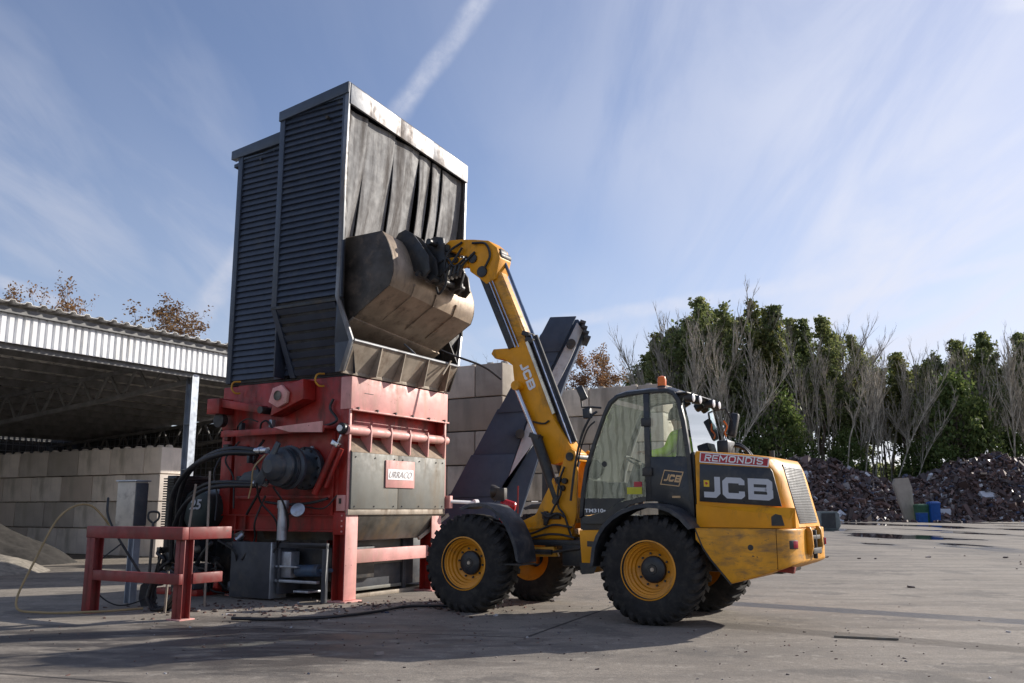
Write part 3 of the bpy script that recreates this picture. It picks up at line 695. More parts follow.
# things standing in front of the heaps
YB = 97.
def at(px, y=YB): return (px-512)/900*y*1.016
mb = MB(); x0, x1 = at(885), at(902)
mb.prism([(at(893), 0), (at(901.5), 0), (at(901), 3.5), (at(898), 4.6), (at(885), 4.5), (at(883), 3.9)], YB, YB+.5, 'y')
tag(mb.build('concrete_slab', concrete, bevel=.03), 'pale concrete slab leaning between the two scrap heaps', 'slab')
def bin_(name, px0, px1, y, h, m, label, taper=.12, lid=True):
    cx = (at(px0, y)+at(px1, y))/2; w_ = (at(px1, y)-at(px0, y))/2; o = empty(name, (cx, y, 0), 0, label, 'bin')
    mb = MB(); d = w_*.9
    def ring(z, k): return [(-w_*k, -d*k, z), (w_*k, -d*k, z), (w_*k, d*k, z), (-w_*k, d*k, z)]
    mb.loft([ring(0, 1-taper), ring(h*.9, .97), ring(h*.9, 1.04), ring(h*.95, 1.04), ring(h*.95, .93), ring(h*.3, .85)]); mb.build('tub', m, o, bevel=.02)
    if lid: mb = MB(); mb.loft([ring(h*.955, 1.03), ring(h*1.0, 1.0), ring(h*1.05, .7)]); mb.build('lid', m, o, bevel=.02)
    return o
bin_('waste_bin', 902.5, 914, 96, 1.75, green_p, 'green waste bin beside the leaning concrete slab')
bin_('waste_bin', 915, 925, 95.5, 2.0, blue_p, 'tall blue bin right of the green one')
bin_('plastic_tub', 903.5, 912.5, 92.5, 1.0, blue_p, 'small open blue tub in front of the green bin', lid=False)
# dark container far behind the loader's tail
o = empty('steel_container', (at(818.5, 62), 62, 0), -8, 'small grey steel container with an open dark front behind the loader tail', 'container')
mb = MB(); mb.prism([(-.7, 0), (.45, 0), (.6, .25), (.55, 1.05), (.38, 1.2), (-.7, 1.2)], -.6, .7, 'y'); mb.build('shell', mat('container_grey', (.16, .18, .17), .5, var=.2), o, bevel=.03)
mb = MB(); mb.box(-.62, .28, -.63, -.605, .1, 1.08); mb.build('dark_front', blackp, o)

# ------------------------------------------------------------------ inclined conveyor between machine and block wall
cv = empty('inclined_conveyor', (-1.2, 18, 0), 0, 'dark covered conveyor rising to the right behind the boom', 'conveyor')
def CV(px, py, y):
    d = pray(px, py); k = y/d.y; return Vector((d.x*k, y, 1.4+d.z*k))-Vector((-1.2, 18, 0))
# outline of the cover read off at its own distance: long flat trough, pale side and hood at the top
def strip(name, pix, y, depth, m, bev=.02):
    mb = MB(); a = [CV(*p, y) for p in pix]; k = Vector((.1, 1, 0))*depth
    mb.loft([a, [p+k for p in a]]); return mb.build(name, m, cv, bevel=bev)
strip('trough', [(452, 565), (540, 335), (549, 324), (578, 319), (587, 329), (569, 372), (549, 425), (505, 560)], 18.2, .35, conv)
lx = lambda y: 430+(y-530)*(549-430)/(322-530)
rx = lambda y: (503+(y-497)*(530-503)/(412-497)) if y > 412 else (530+(y-412)*(578-530)/(317-412))
for i, (y0, y1) in enumerate(((565, 497), (498, 458), (459, 412), (413, 366), (367, 352), (353, 320))):
    strip('cover_sheet', [(lx(y0), y0), (lx(y1), y1-3), (rx(y1), y1-4), (rx(y0), y0-2)], 18.1-.04*(i % 2), .08, conv, .012)
strip('side_plate', [(531, 414), (577, 322), (583, 330), (571, 358), (556, 388), (540, 412)], 18.12, .05, convl)
strip('side_plate', [(529, 418), (503, 492), (498, 497), (506, 482), (536, 441), (541, 415)], 18.05, .04, convl)
mb = MB()
for k in range(4):
    a = CV(579+k*1.6, 322+k*5, 18.0); mb.obox(a+Vector((.08, .4, 0)), (.12, .9, .05), (0, R(20), 0))
mb.build('discharge_rib', darkgrey, cv)
for bx, by, br_ in ((520, 434, .09), (571, 344, .09)):
    mb = MB(); p = CV(bx, by, 17.95); mb.cyl(p-Vector((0, .1, 0)), p+Vector((0, .1, 0)), br_); mb.build('roller_bearing', blackm, cv)
mb = MB(); mb.ibeam(CV(545, 400, 18.5), CV(545, 560, 18.5)*1, .12, .12); mb.build('support_leg', darkgrey, cv)

# ================================================================== TELESCOPIC WHEEL LOADER
# local frame: +x forward, +y towards the photographed side (outer tyre face y = 0), ground z = 0
ldr = empty('wheel_loader', (1.707, 11.287, 0), 149, 'yellow and black telescopic wheel loader tipping its bucket into the red shredder', 'wheel loader')
CY = -1.15
def wheel(x, yo, sgn, ang=0):
    """yo = outer face; sgn = +1 when the outer face looks to +y"""
    c = (x, yo, .655); ax = (0, -sgn, 0)
    mb = MB()      # rim: stepped deep dish
    mb.lathe([(.345, .0), (.362, .004), (.362, .02), (.352, .035), (.325, .045), (.322, .065), (.300, .075), (.296, .105), (.272, .115), (.266, .15), (.240, .165), (.232, .20), (.195, .215), (.15, .215), (.15, .30), (.30, .42), (.345, .49)], c, ax, 48)
    o = mb.build('wheel', rimy, ldr, smooth=28)
    mb = MB()
    prof = [(.338, .02), (.365, -.004+.012), (.42, -.002), (.50, -.012+.004), (.565, .002), (.600, .02), (.622, .05), (.628, .10), (.636, .25), (.632, .40), (.626, .45), (.600, .48), (.565, .498), (.50, .505), (.42, .50), (.365, .49), (.338, .48), (.33, .25)]
    mb.lathe([(r_, t_) for r_, t_ in prof], c, ax, 72, closed=True)
    # tread: two staggered rows of angled lugs, wrapping over the shoulder
    nl = 30
    for side in (0, 1):
        for k in range(nl):
            a0 = 2*math.pi*(k+.5*side)/nl
            def pp(r_, t_, a):
                tt = t_ if side == 0 else .5-t_
                u = Vector((math.sin(a), 0, math.cos(a)))*r_; return Vector(c)+u+Vector(ax)*tt
            w_ = .062; sk = .16
            path = [(.578, -.006, 0), (.634, .014, .02), (.664, .055, .045), (.667, .15, .10), (.667, .262, sk)]
            ring = []
            for r_, t_, da in path:
                a = a0+da; h_ = w_/2/.65
                ring.append([pp(r_, t_, a-h_), pp(r_, t_, a+h_), pp(r_-.045, t_+.012, a+h_*1.25), pp(r_-.045, t_+.012, a-h_*1.25)])
            mb.loft(ring)
    ty = mb.build('tyre', rubber, o, smooth=40)
    mb = MB()
    mb.lathe([(0, .145), (.055, .145), (.06, .153), (.135, .156), (.158, .168), (.165, .185), (.165, .24)], c, ax, 32)
    for k in range(10):
        a = 2*math.pi*(k+.3)/10; p = Vector(c)+Vector((math.sin(a)*.197, -sgn*.19, math.cos(a)*.197)); mb.cyl(p, p+Vector((0, sgn*.03, 0))*-0+Vector((0, -sgn*.04, 0)), .014, 6)
    hb = mb.build('hub', blackp, o, smooth=30)
    mb = MB(); mb.lathe([(0, .134), (.022, .134), (.026, .146)], c, ax, 16); mb.build('hub_plug', mat('plug_beige', (.5, .42, .32), .5), hb)
WB = 2.78
wheel(.06, 0, 1); wheel(.06, -2.3, -1); wheel(WB, 0, 1); wheel(WB, -2.3, -1)
for x in (0, WB): mb = MB(); mb.beam((x, -.28, .655), (x, -2.02, .655), .17, .2); mb.build('axle', yellow_w, ldr, bevel=.01)
for x in (0, WB):
    mb = MB(); mb.lathe([(.02, 0), (.16, .02), (.2, .12), (.2, .3), (.14, .42), (.02, .44)], (x, CY+.2, .655), (0, -1, 0), 20); mb.build('differential', blackm, ldr)

# ---- rear body: counterweight and lower chassis side, lofted along x with chamfered tail
def rr(x, zb, zt, yn, yf, r=.03, sh=0, n=4, rb=None):
    """rounded section in the y-z plane; sh shears x with height (sloping tail)"""
    rb = r if rb is None else rb; pts = []
    for (cy, cz, a0, q) in ((yn-r, zt-r, 0, r), (yf+r, zt-r, 90, r), (yf+rb, zb+rb, 180, rb), (yn-rb, zb+rb, 270, rb)):
        for k in range(n+1):
            a = R(a0+90*k/n); pts.append((cy+math.cos(a)*q, cz+math.sin(a)*q))
    return [(x+sh*(z-zb), y, z) for y, z in pts]
F_ = -1.98
mb = MB()
mb.loft([rr(x, zb, 1.165, yn, F_-(yn+.1), .025) for x, zb, yn in ((-.53, 1.02, -.10), (-.62, .93, -.09), (-.72, .79, -.085), (-.95, .53, -.08), (-1.2, .60, -.08), (-1.5, .70, -.08))])
mb.build('side_skirt', yellow_w, ldr, smooth=30)
mb = MB()
mb.loft([rr(x, zb, zt, yn, F_-(yn+.1), .03) for x, zb, zt, yn in ((-1.508, .70, 1.165, -.08), (-1.56, .72, 1.165, -.10), (-1.62, .745, 1.165, -.18), (-1.665, .765, 1.162, -.30), (-1.69, .79, 1.155, -.48))])
cw = mb.build('counterweight', yellow_w, ldr, smooth=30)
# tail bracket with lamp recess, hitch and flange
for hy in (-.72, -1.22):
    mb = MB(); mb.prism([(-1.69, .86), (-1.74, .84), (-1.77, .95), (-1.76, 1.13), (-1.74, 1.18), (-1.69, 1.19)], hy, hy-.04, 'y'); mb.build('hitch_plate', yellow_w, ldr, bevel=.01)
mb = MB(); mb.box(-1.76, -1.69, -.78, -1.20, .86, .93); mb.box(-1.75, -1.69, -.78, -1.20, 1.03, 1.08); mb.cyl((-1.73, -.98, .80), (-1.73, -.98, 1.14), .025)
mb.box(-1.70, -1.685, -.78, -1.20, .86, 1.14); mb.build('tow_hitch', blackm, ldr, bevel=.006)
mb = MB(); mb.prism([(-1.40, .68), (-1.62, .655), (-1.64, .73), (-1.4, .74)], -.3, -.38, 'y'); mb.build('tow_jaw', red, ldr, bevel=.006)
for yy, s_ in ((-.30, 1), (F_+.02+.18, -1)):
    mb = MB(); mb.obox((-1.645, yy+.045, .985), (.03, .15, .10), (0, 0, R(-28)*s_)); lm = mb.build('tail_lamp', blackm, ldr, bevel=.008)
    mb = MB(); mb.obox((-1.663, yy+.02*s_, .985), (.03, .075, .085), (0, 0, R(-28)*s_)); mb.build('lens', taillens, lm, bevel=.008)
mb = MB(); mb.lathe([(0, -.004), (.013, -.004), (.016, .001), (.034, .001), (.036, .006)], (-1.20, -.078, .95), (0, -1, 0), 16); mb.build('side_bolt', blackm, ldr)
# scrape marks are in the paint; a dark lower edge strip along the wheel arch
mb = MB(); mb.tube([(-.53, -.105, 1.15), (-.62, -.093, .93), (-.72, -.088, .79), (-.95, -.083, .525)], .012, 6); mb.build('arch_edge', blackm, ldr)

# ---- bonnet
mb = MB()
def bon(x, zt, sh, yn, r): return rr(x, 1.175, zt, yn, 2*CY-yn+0, r, sh, 6, .012)
mb.loft([bon(-.47, 2.11, .0, -.36, .07), (bon(-1.0, 2.065, .0, -.36, .08)), bon(-1.30, 2.03, .04, -.36, .10), bon(-1.46, 2.015, .10, -.375, .14), bon(-1.53, 1.995, .15, -.42, .19), bon(-1.60, 1.97, .20, -.50, .22), bon(-1.645, 1.945, .235, -.60, .2)])
bn = mb.build('bonnet', yellow, ldr, smooth=40)
# lower flared sill of the bonnet with the exhaust opening
mb = MB(); mb.loft([[(x, -.34, 1.172), (x, y1, 1.172), (x, y1, 1.2+k*.25), (x, y1-.02*k-.004, 1.22+k*.6*.33+.0), (x, -.34, 1.40+.02*k)] for x, y1, k in ((-.48, -.30, 1.0), (-1.0, -.27, .7), (-1.4, -.235, .55), (-1.54, -.22, .45), (-1.62, -.28, .3), (-1.67, -.46, .1))])
mb.build('bonnet_sill', yellow, ldr, smooth=40)
mb = MB(); mb.loft([[(-1.42+dx_*.5, -.228+o_, z) for z in (1.20,)]+[(-1.42, -.228+o_, 1.30), (-1.47, -.226+o_, 1.335), (-1.54, -.224+o_, 1.32), (-1.57, -.223+o_, 1.20)] for dx_, o_ in ((0, 0), (0, .012))]); o = mb.build('exhaust_opening', blackm, ldr)
mb = MB(); mb.prism([(-.53, 1.945), (-1.405, 1.872), (-1.43, 1.83), (-1.515, 1.42), (-.51, 1.485)], -.345, -.362, 'y'); bp = mb.build('side_panel', blackp, ldr, bevel=.004)
mb = MB(); mb.prism([(-.545, 2.09), (-1.395, 1.995), (-1.375, 1.888), (-.53, 1.965)], -.352, -.362, 'y'); st = mb.build('sticker', stickr, ldr)
stb = MB(); T0, T1 = Vector((-.545, 2.09)), Vector((-1.395, 1.995)); B0, B1 = Vector((-.53, 1.965)), Vector((-1.375, 1.888))
for p, q in (((-.548, 2.086), (-1.392, 1.991)), ((-.535, 1.969), (-1.372, 1.892)), ((-.546, 2.088), (-.532, 1.967)), ((-1.393, 1.992), (-1.375, 1.889))):
    stb.beam((p[0], -.351, p[1]), (q[0], -.351, q[1]), .004, .013)
stb.build('sticker_border', letterw, st)
mb = MB()
def pl_st(s, q, d): x = -.585-s; return (x, -.351+d, 1.982-s*.094+q)
block_text(mb, 'REMONDIS', pl_st, .082, .735)
mb.build('lettering', letterw, st, smooth=0)
mb = MB(); heavy_letters(mb, lambda s, q, d: (-.575-s*1.045, -.344+d, 1.535-s*.06+q), .255); mb.build('logo', letter, bp, smooth=0)
mb = MB(); mb.prism([(-.575, 1.745), (-.645, 1.74), (-.645, 1.66), (-.575, 1.665)], -.3395, -.344, 'y'); yl = mb.build('badge', mat('badge_yellow', (.75, .5, .02), .4), bp)
mb = MB(); mb.prism([(-.59, 1.715), (-.615, 1.72), (-.63, 1.70), (-.605, 1.685)], -.337, -.3395, 'y'); mb.build('badge_mark', stickr, yl)
# grille in the sloping back
mb = MB(); gy0, gy1 = -.66, -1.56
def bk(z, o=0): return -1.645+.235*(z-1.175)-o
mb.add([(bk(z, .012), y, z) for z in (1.22, 1.93) for y in (gy0, gy1)]+[(bk(z, -.02), y, z) for z in (1.22, 1.93) for y in (gy0, gy1)], [(0, 1, 3, 2), (4, 6, 7, 5), (0, 2, 6, 4), (1, 5, 7, 3), (2, 3, 7, 6), (0, 4, 5, 1)])
gr = mb.build('grille', mat('grille_mesh', (.10, .105, .11), .55, metal=.3, var=.3), ldr, bevel=.005)
mb = MB()
for k in range(33):
    z = 1.25+k*.02; mb.beam((bk(z, .016), gy0-.02, z), (bk(z, .016), gy1+.02, z), .005, .006)
mb.build('slat', blackm, gr)
mb = MB(); mb.tube([(-1.30, -.85, 2.02), (-1.30, -.85, 2.11)], .035, 10); mb.build('air_cap', blackm, ldr)

# ---- cab
cab = MB()
NY, FY = -.42, -1.70
def pil(pts, y, w_=.055, d=.06):
    m_ = MB(); m_.tube([(x, y, z) for x, z in pts], w_/1.6, 8); return m_
# frame outline near side (front bottom, A pillar, roof curve, rear pillar)
OUT = [(1.20, 1.27), (1.17, 1.60), (1.11, 1.93), (.97, 2.30), (.82, 2.66), (.74, 2.81), (.62, 2.895), (.45, 2.92), (.15, 2.935), (-.10, 2.93), (-.20, 2.885), (-.27, 2.78), (-.33, 2.50), (-.385, 2.07), (-.41, 1.5), (-.42, 1.17)]
IN = [(1.145, 1.30), (1.115, 1.60), (1.06, 1.91), (.925, 2.28), (.785, 2.62), (.70, 2.77), (.60, 2.845), (.45, 2.87), (.15, 2.885), (-.09, 2.88), (-.16, 2.845), (-.215, 2.76), (-.27, 2.49), (-.32, 2.07), (-.34, 1.5), (-.35, 1.17)]
for y0, y1 in ((NY, NY-.07), (FY, FY+.07)):
    m_ = MB(); m_.loft([[(a[0], y0, a[1]), (b_[0], y0, b_[1]), (b_[0], y1, b_[1]), (a[0], y1, a[1])] for a, b_ in zip(OUT, IN)])
    m_.build('cab_frame', blackp, ldr, bevel=.008, smooth=40)
m_ = MB(); m_.box(.155, .235, NY-.06, NY+.002, 1.5, 2.88); m_.build('door_pillar', blackp, ldr, bevel=.008)
m_ = MB(); m_.box(.155, .235, FY, FY+.06, 1.5, 2.88); m_.build('door_pillar', blackp, ldr, bevel=.008)
for y0 in (NY+.008, ):
    for z in (2.50, 1.86): m_ = MB(); m_.box(.13, .265, y0-.008, y0+.02, z-.05, z+.06); m_.build('hinge', blackm, ldr, bevel=.01)
# roof
m_ = MB(); m_.loft([[(x, NY-.03, z-.045), (x, NY-.03, z), (x, NY-.12, z+.03), (x, FY+.12, z+.03), (x, FY+.03, z), (x, FY+.03, z-.045)] for x, z in ((.66, 2.885), (.5, 2.925), (.15, 2.94), (-.10, 2.935), (-.22, 2.88))])
m_.build('cab_roof', blackp, ldr, smooth=40)
# lower black body of the cab: panel below the quarter window, sill over the arch
m_ = MB(); m_.prism([(.155, 2.055), (-.335, 2.045), (-.36, 1.5), (-.44, 1.17), (-.30, 1.32), (-.05, 1.46), (.155, 1.5)], NY+.003, NY-.05, 'y'); lp = m_.build('quarter_panel', blackp, ldr, bevel=.006)
m_ = MB(); m_.prism([(.155, 2.055), (-.335, 2.045), (-.36, 1.5), (-.44, 1.17), (.155, 1.17)], FY-.003, FY+.05, 'y'); m_.build('quarter_panel', blackp, ldr, bevel=.006)
m_ = MB(); m_.box(-.44, 1.2, FY+.05, NY-.05, 1.12, 1.30); m_.box(-.42, .1, FY+.08, NY-.08, 1.29, 1.55); m_.build('cab_floor', blackm, ldr)
m_ = MB(); m_.box(-.42, -.36, FY+.05, NY-.05, 1.17, 2.1); m_.build('rear_bulkhead', blackp, ldr)
m_ = MB(); m_.prism([(1.14, 1.285), (1.05, 1.30), (.82, 1.355), (.6, 1.475), (.3, 1.545), (.235, 1.55), (.235, 1.49), (.45, 1.45), (.65, 1.33), (.8, 1.20), (1.17, 1.20)], NY, NY-.04, 'y'); ds = m_.build('door_sill', blackp, ldr)
def poly(name, pts, y, m, par=ldr, th=.008):
    k = MB(); k.prism(pts, y, y-th, 'y'); return k.build(name, m, par)
door = poly('door_glass', [(1.13, 1.30), (1.10, 1.60), (1.045, 1.91), (.91, 2.28), (.77, 2.62), (.69, 2.76), (.59, 2.84), (.235, 2.875), (.235, 1.55), (.3, 1.545), (.6, 1.475), (.82, 1.355), (1.05, 1.30)], NY-.02, glass)
poly('quarter_glass', [(.155, 2.875), (-.09, 2.87), (-.155, 2.835), (-.21, 2.75), (-.27, 2.49), (-.325, 2.05), (.155, 2.06)], NY-.02, glass)
poly('far_door_glass', [(1.13, 1.30), (1.10, 1.60), (1.045, 1.91), (.91, 2.28), (.77, 2.62), (.69, 2.76), (.59, 2.84), (.235, 2.875), (.235, 1.2)], FY+.04, glass)
poly('far_quarter_glass', [(.155, 2.875), (-.09, 2.87), (-.155, 2.835), (-.21, 2.75), (-.27, 2.49), (-.325, 2.05), (.155, 2.06)], FY+.04, glass)
# windscreen and rear window
k = MB(); ws = [(1.16, 1.32), (1.10, 1.93), (.96, 2.30), (.81, 2.66), (.73, 2.79)]
k.loft([[(x, NY-.08, z), (x, FY+.08, z), (x-.008, FY+.08, z), (x-.008, NY-.08, z)] for x, z in ws]); k.build('windscreen', glass, ldr)
k = MB(); k.loft([[(x, NY-.09, z), (x, FY+.09, z), (x+.008, FY+.09, z), (x+.008, NY-.09, z)] for x, z in ((-.40, 2.10), (-.35, 2.50), (-.29, 2.78))]); k.build('rear_window', glassmat('rear_glass', (.74, .82, .80), .28), ldr)
# black disc on the door glass, round speaker seen low in the door, red and yellow notice, numerals
k = MB(); k.lathe([(0, -.004), (.035, -.004), (.04, .004)], (.82, NY-.018, 1.98), (0, -1, 0), 20); k.build('door_knob', blackm, door)
poly('notice', [(.50, 1.58), (.29, 1.58), (.29, 1.67), (.50, 1.67)], NY-.014, mat('notice_yellow', (.55, .5, .03), .5), door, .003)
poly('notice_red', [(.40, 1.675), (.29, 1.675), (.29, 1.74), (.40, 1.74)], NY-.014, stickr, door, .003)
poly('door_lower_tint', [(1.128, 1.31), (1.108, 1.53), (.52, 1.53), (.6, 1.485), (.82, 1.365), (1.05, 1.31)], NY-.014, blackp, door, .003)
k = MB(); add_text(k, 'TM310s', lambda s, q, d: (1.115-s, NY-.009+d, 1.345+q), .05, sx=1.45, bold=.03); k.build('numerals', letterw, door, smooth=0)
# small tilted outline logo
k = MB()
def pl_j(s, q, d): a = R(-7); return (.02-(s*math.cos(a)-q*math.sin(a)), NY+.006+d, 1.705+(s*math.sin(a)+q*math.cos(a)))
orl = mat('logo_cream', (.62, .40, .20), .5)
heavy_letters(k, lambda s, q, d: pl_j(s*.74+.035+q*.25, q+.045, d), .092)
stroke(k, [(0, 0), (.245, 0), (.285, .18), (.035, .18)], .012, pl_j, closed=True); k.build('small_logo', orl, lp, smooth=0)
k = MB(); k.box(-.24, -.13, NY+.004, NY+.012, 1.53, 1.555); k.build('panel_mark', orl, lp)
# beacon, work lights
k = MB(); k.cyl((.06, -.66, 2.95), (.06, -.66, 3.0), .062, 20); bc = k.build('beacon', blackm, ldr)
k = MB(); k.lathe([(.058, 0), (.06, .08), (.05, .12), (.02, .135), (0, .137)], (.06, -.66, 3.0), (0, 0, 1), 20); k.build('beacon_dome', orange_l, bc)
for i, yy in enumerate((-.52, -.78, -1.32, -1.56)):
    k = MB(); k.lathe([(0, .1), (.05, .09), (.062, .0), (.058, -.02)], (-.40, yy, 2.80), (1, 0, 0), 18); k.beam((-.34, yy, 2.80), (-.22, yy, 2.85), .03, .03); wl = k.build('work_light', blackm, ldr, smooth=40)
    k = MB(); k.lathe([(0, -.012), (.04, -.01), (.054, .0)], (-.42, yy, 2.80), (1, 0, 0), 18); k.build('lens', lampglass, wl)
k = MB(); k.box(-.36, -.20, -1.6, -.45, 2.855, 2.875); k.build('rain_visor', blackp, ldr, bevel=.006)
# mirrors and grab rail (near side)
k = MB(); k.curve([(1.30, NY+.04, 1.50), (1.22, NY+.06, 1.95), (1.10, NY+.09, 2.35), (.97, NY+.08, 2.60), (.90, NY+.02, 2.68)], .017, 8); k.build('grab_rail', blackm, ldr)
k = MB(); k.curve([(1.20, NY+.03, 1.95), (1.13, NY+.05, 2.2), (1.02, NY+.06, 2.45), (.93, NY+.02, 2.55)], .012, 8); k.build('grab_rail', blackm, ldr)
k = MB(); k.tube([(.84, NY, 2.73), (.95, NY+.06, 2.74), (1.07, NY+.12, 2.74), (1.09, NY+.12, 2.90)], .014, 8); arm_m = k.build('mirror_arm', blackm, ldr)
k = MB(); k.obox((1.06, NY+.14, 2.93), (.10, .045, .20), (0, R(24), R(18))); k.build('mirror', blackp, arm_m, bevel=.015)
k = MB(); k.obox((1.02, NY+.06, 2.66), (.11, .09, .14), (0, R(5), 0)); k.build('front_work_light', plastic, ldr, bevel=.015)
# far rear mirror and hanging gear behind the cab
k = MB(); k.tube([(-.30, FY, 2.75), (-.42, FY-.12, 2.78), (-.5, FY-.16, 2.6)], .015, 8); am = k.build('mirror_arm', blackm, ldr)
k = MB(); k.obox((-.50, FY-.20, 2.55), (.12, .10, .34), (R(8), R(-10), 0)); k.build('mirror', blackp, am, bevel=.03)
k = MB(); k.curve([(-.42, FY-.02, 2.60), (-.46, FY-.03, 2.52), (-.43, FY-.02, 2.44), (-.45, FY, 2.38)], .012, 8); k.build('orange_cable', orange_l, ldr)
for yy, q in ((-1.60, 0), (-1.70, .03)):
    k = MB(); k.curve([(-.50, yy, 2.15), (-.60, yy, 2.24+q), (-.72, yy, 2.20), (-.80, yy, 2.10), (-.82, yy, 2.03)], .022, 8); k.build('hose', hoserub, ldr)
k = MB(); k.box(-.60, -.44, -1.62, -1.30, 2.08, 2.30); k.build('air_box', blackp, ldr, bevel=.02)
# interior: seat, steering wheel, console
k = MB(); k.loft([[(x, y, z) for y in (-.86, -1.28)]+[(x2, y, z2) for y in (-1.28, -.86)] for x, z, x2, z2 in ((.30, 1.58, .28, 1.72), (-.05, 1.57, -.05, 1.70))]); k.prism([(-.08, 1.68), (.03, 1.68), (-.06, 2.45), (-.14, 2.45)], -.86, -1.28, 'y'); k.build('seat', darkcloth, ldr, bevel=.03)
k = MB(); k.box(-.05, .2, -.95, -1.2, 1.5, 1.6); k.build('seat_base', blackm, ldr)
k = MB(); sc = Vector((.62, -1.06, 2.02)); sn = Vector((-.5, 0, .85)).normalized()
k.lathe([(.17+.014*math.cos(a), .014*math.sin(a)) for a in [2*math.pi*i/8 for i in range(8)]], sc, sn, 28, closed=True); k.beam(sc+Vector((0, -.17, 0)), sc+Vector((0, .17, 0)), .03, .015); sw = k.build('steering_wheel', blackm, ldr)
k = MB(); k.tube([sc, (.80, -1.06, 1.55)], .035, 8); k.box(.76, 1.05, -1.25, -.85, 1.3, 1.75); k.build('steering_column', plastic, ldr, bevel=.01)
k = MB(); k.box(-.1, .45, -1.45, -1.56, 1.6, 1.85); k.build('armrest', plastic, ldr, bevel=.02)
k = MB(); k.lathe([(0, 0), (.13, .0), (.14, .03), (.12, .05)], (1.02, NY-.09, 1.92), (0, -1, 0), 20); k.build('speaker', blackm, ldr)
# ---- mudguards
def arc_guard(pts, y0, y1, th=.035, lip=.06, m=plastic):
    k = MB(); n = len(pts); rings = []
    c_ = Vector((sum(p[0] for p in pts)/n, sum(p[1] for p in pts)/n-.3))
    for p in pts:
        v = (Vector(p)-c_).normalized(); q = Vector(p)-v*th; lp_ = Vector(p)-v*lip
        rings.append([(p[0], y1, p[1]), (p[0], y0-.03, p[1]), (p[0]-v.x*.012, y0, p[1]-v.y*.012), (lp_.x, y0, lp_.y), (lp_.x, y0-.02, lp_.y), (q.x, y0-.035, q.y), (q.x, y1, q.y)])
    k.loft(rings); return k.build('mudguard', m, ldr, smooth=50)
rg = [(.86, .66), (.83, .90), (.77, 1.06), (.68, 1.19), (.56, 1.30), (.40, 1.39), (.22, 1.445), (.05, 1.465), (-.12, 1.445), (-.27, 1.395), (-.41, 1.30), (-.53, 1.165)]
arc_guard(rg, -.005, -.48); arc_guard([(p[0], p[1]) for p in rg], -1.75, -2.28)
fg = [(WB+.10, 1.41), (WB-.05, 1.465), (WB-.25, 1.48), (WB-.42, 1.44), (WB-.58, 1.33), (WB-.70, 1.20), (WB-.79, 1.04), (WB-.85, .88), (WB-.88, .68)]
arc_guard(fg, -.03, -.50); arc_guard(fg, -1.8, -2.28)
k = MB(); k.beam((WB-.62, -.25, .66), (WB-.9, -.25, .66), .4, .02); k.build('mudguard_bracket', blackm, ldr)

# ---- rear chassis side box, centre joint and underbody
k = MB(); k.prism([(1.14, 1.115), (.87, 1.12), (.80, 1.06), (.90, .66), (.92, .58), (1.10, .56)], -.30, -.62, 'y'); sb = k.build('side_box', yellow, ldr, bevel=.012)
k = MB(); k.prism([(1.02, .98), (.83, .97), (.86, .90), (1.02, .91)], -.29, -.30, 'y'); k.build('latch', blackm, sb)
k = MB(); k.prism([(1.14, .70), (.87, .70), (.93, .57), (1.11, .55)], -.297, -.3, 'y'); k.build('box_foot', blackm, sb)
k = MB(); k.box(-1.4, 1.3, -1.6, -.7, .62, 1.15); k.build('rear_chassis', blackm, ldr, bevel=.02)
k = MB(); k.box(1.2, 1.55, -1.35, -.95, .55, 1.0); k.cyl((1.45, CY, .5), (1.45, CY, 1.05), .1); k.build('centre_joint', blackm, ldr, bevel=.02)
k = MB(); k.box(1.2, 2.5, -1.45, -.80, .885, .965); k.box(1.3, 1.65, -.78, -.86, .62, .9); k.build('drive_guard', blackm, ldr, bevel=.01)
k = MB(); k.prism([(2.30, .86), (1.80, .87), (1.74, .74), (2.30, .72)], -.80, -.9, 'y'); k.build('chassis_block', yellow_w, ldr, bevel=.01)
k = MB(); k.tube([(2.3, -.76, .80), (1.8, -.76, .80)], .035, 10); k.tube([(1.8, -.76, .80), (1.35, -.76, .86)], .018, 8); k.build('steering_ram', blackm, ldr)
# ---- front frame: two side plates carrying the boom tower
def plate(name, pts, y0, y1, m=yellow, bev=.01, par=ldr): k_ = MB(); k_.prism(pts, y0, y1, 'y'); return k_.build(name, m, par, bevel=bev)
FR = [(3.15, 1.0), (2.95, 1.12), (2.46, 1.17), (2.12, 1.31), (1.92, 1.66), (1.83, 1.83), (1.78, 1.70), (1.74, 1.86), (1.62, 2.17), (1.545, 2.24), (1.47, 2.19), (1.44, 1.95), (1.46, 1.33), (1.55, .98)]
plate('frame_plate', FR, -.86, -.905); plate('frame_plate', FR, -1.40, -1.445)
k = MB(); k.box(1.55, 3.1, -1.38, -.92, .95, 1.12); k.box(1.47, 1.62, -1.38, -.92, 1.2, 1.55); k.build('front_frame', yellow_w, ldr, bevel=.01)
plate('frame_rib', [(2.40, 1.10), (1.75, 1.20), (1.50, 1.18), (1.50, 1.14), (1.75, 1.16), (2.40, 1.06)], -.82, -.86)
k = MB(); k.cyl((1.55, -.84, 2.12), (1.55, -1.47, 2.12), .06); k.build('boom_pin', blackm, ldr)
k = MB(); k.cyl((1.78, -.83, 1.50), (1.78, -1.47, 1.50), .05); k.build('ram_pin', blackm, ldr)
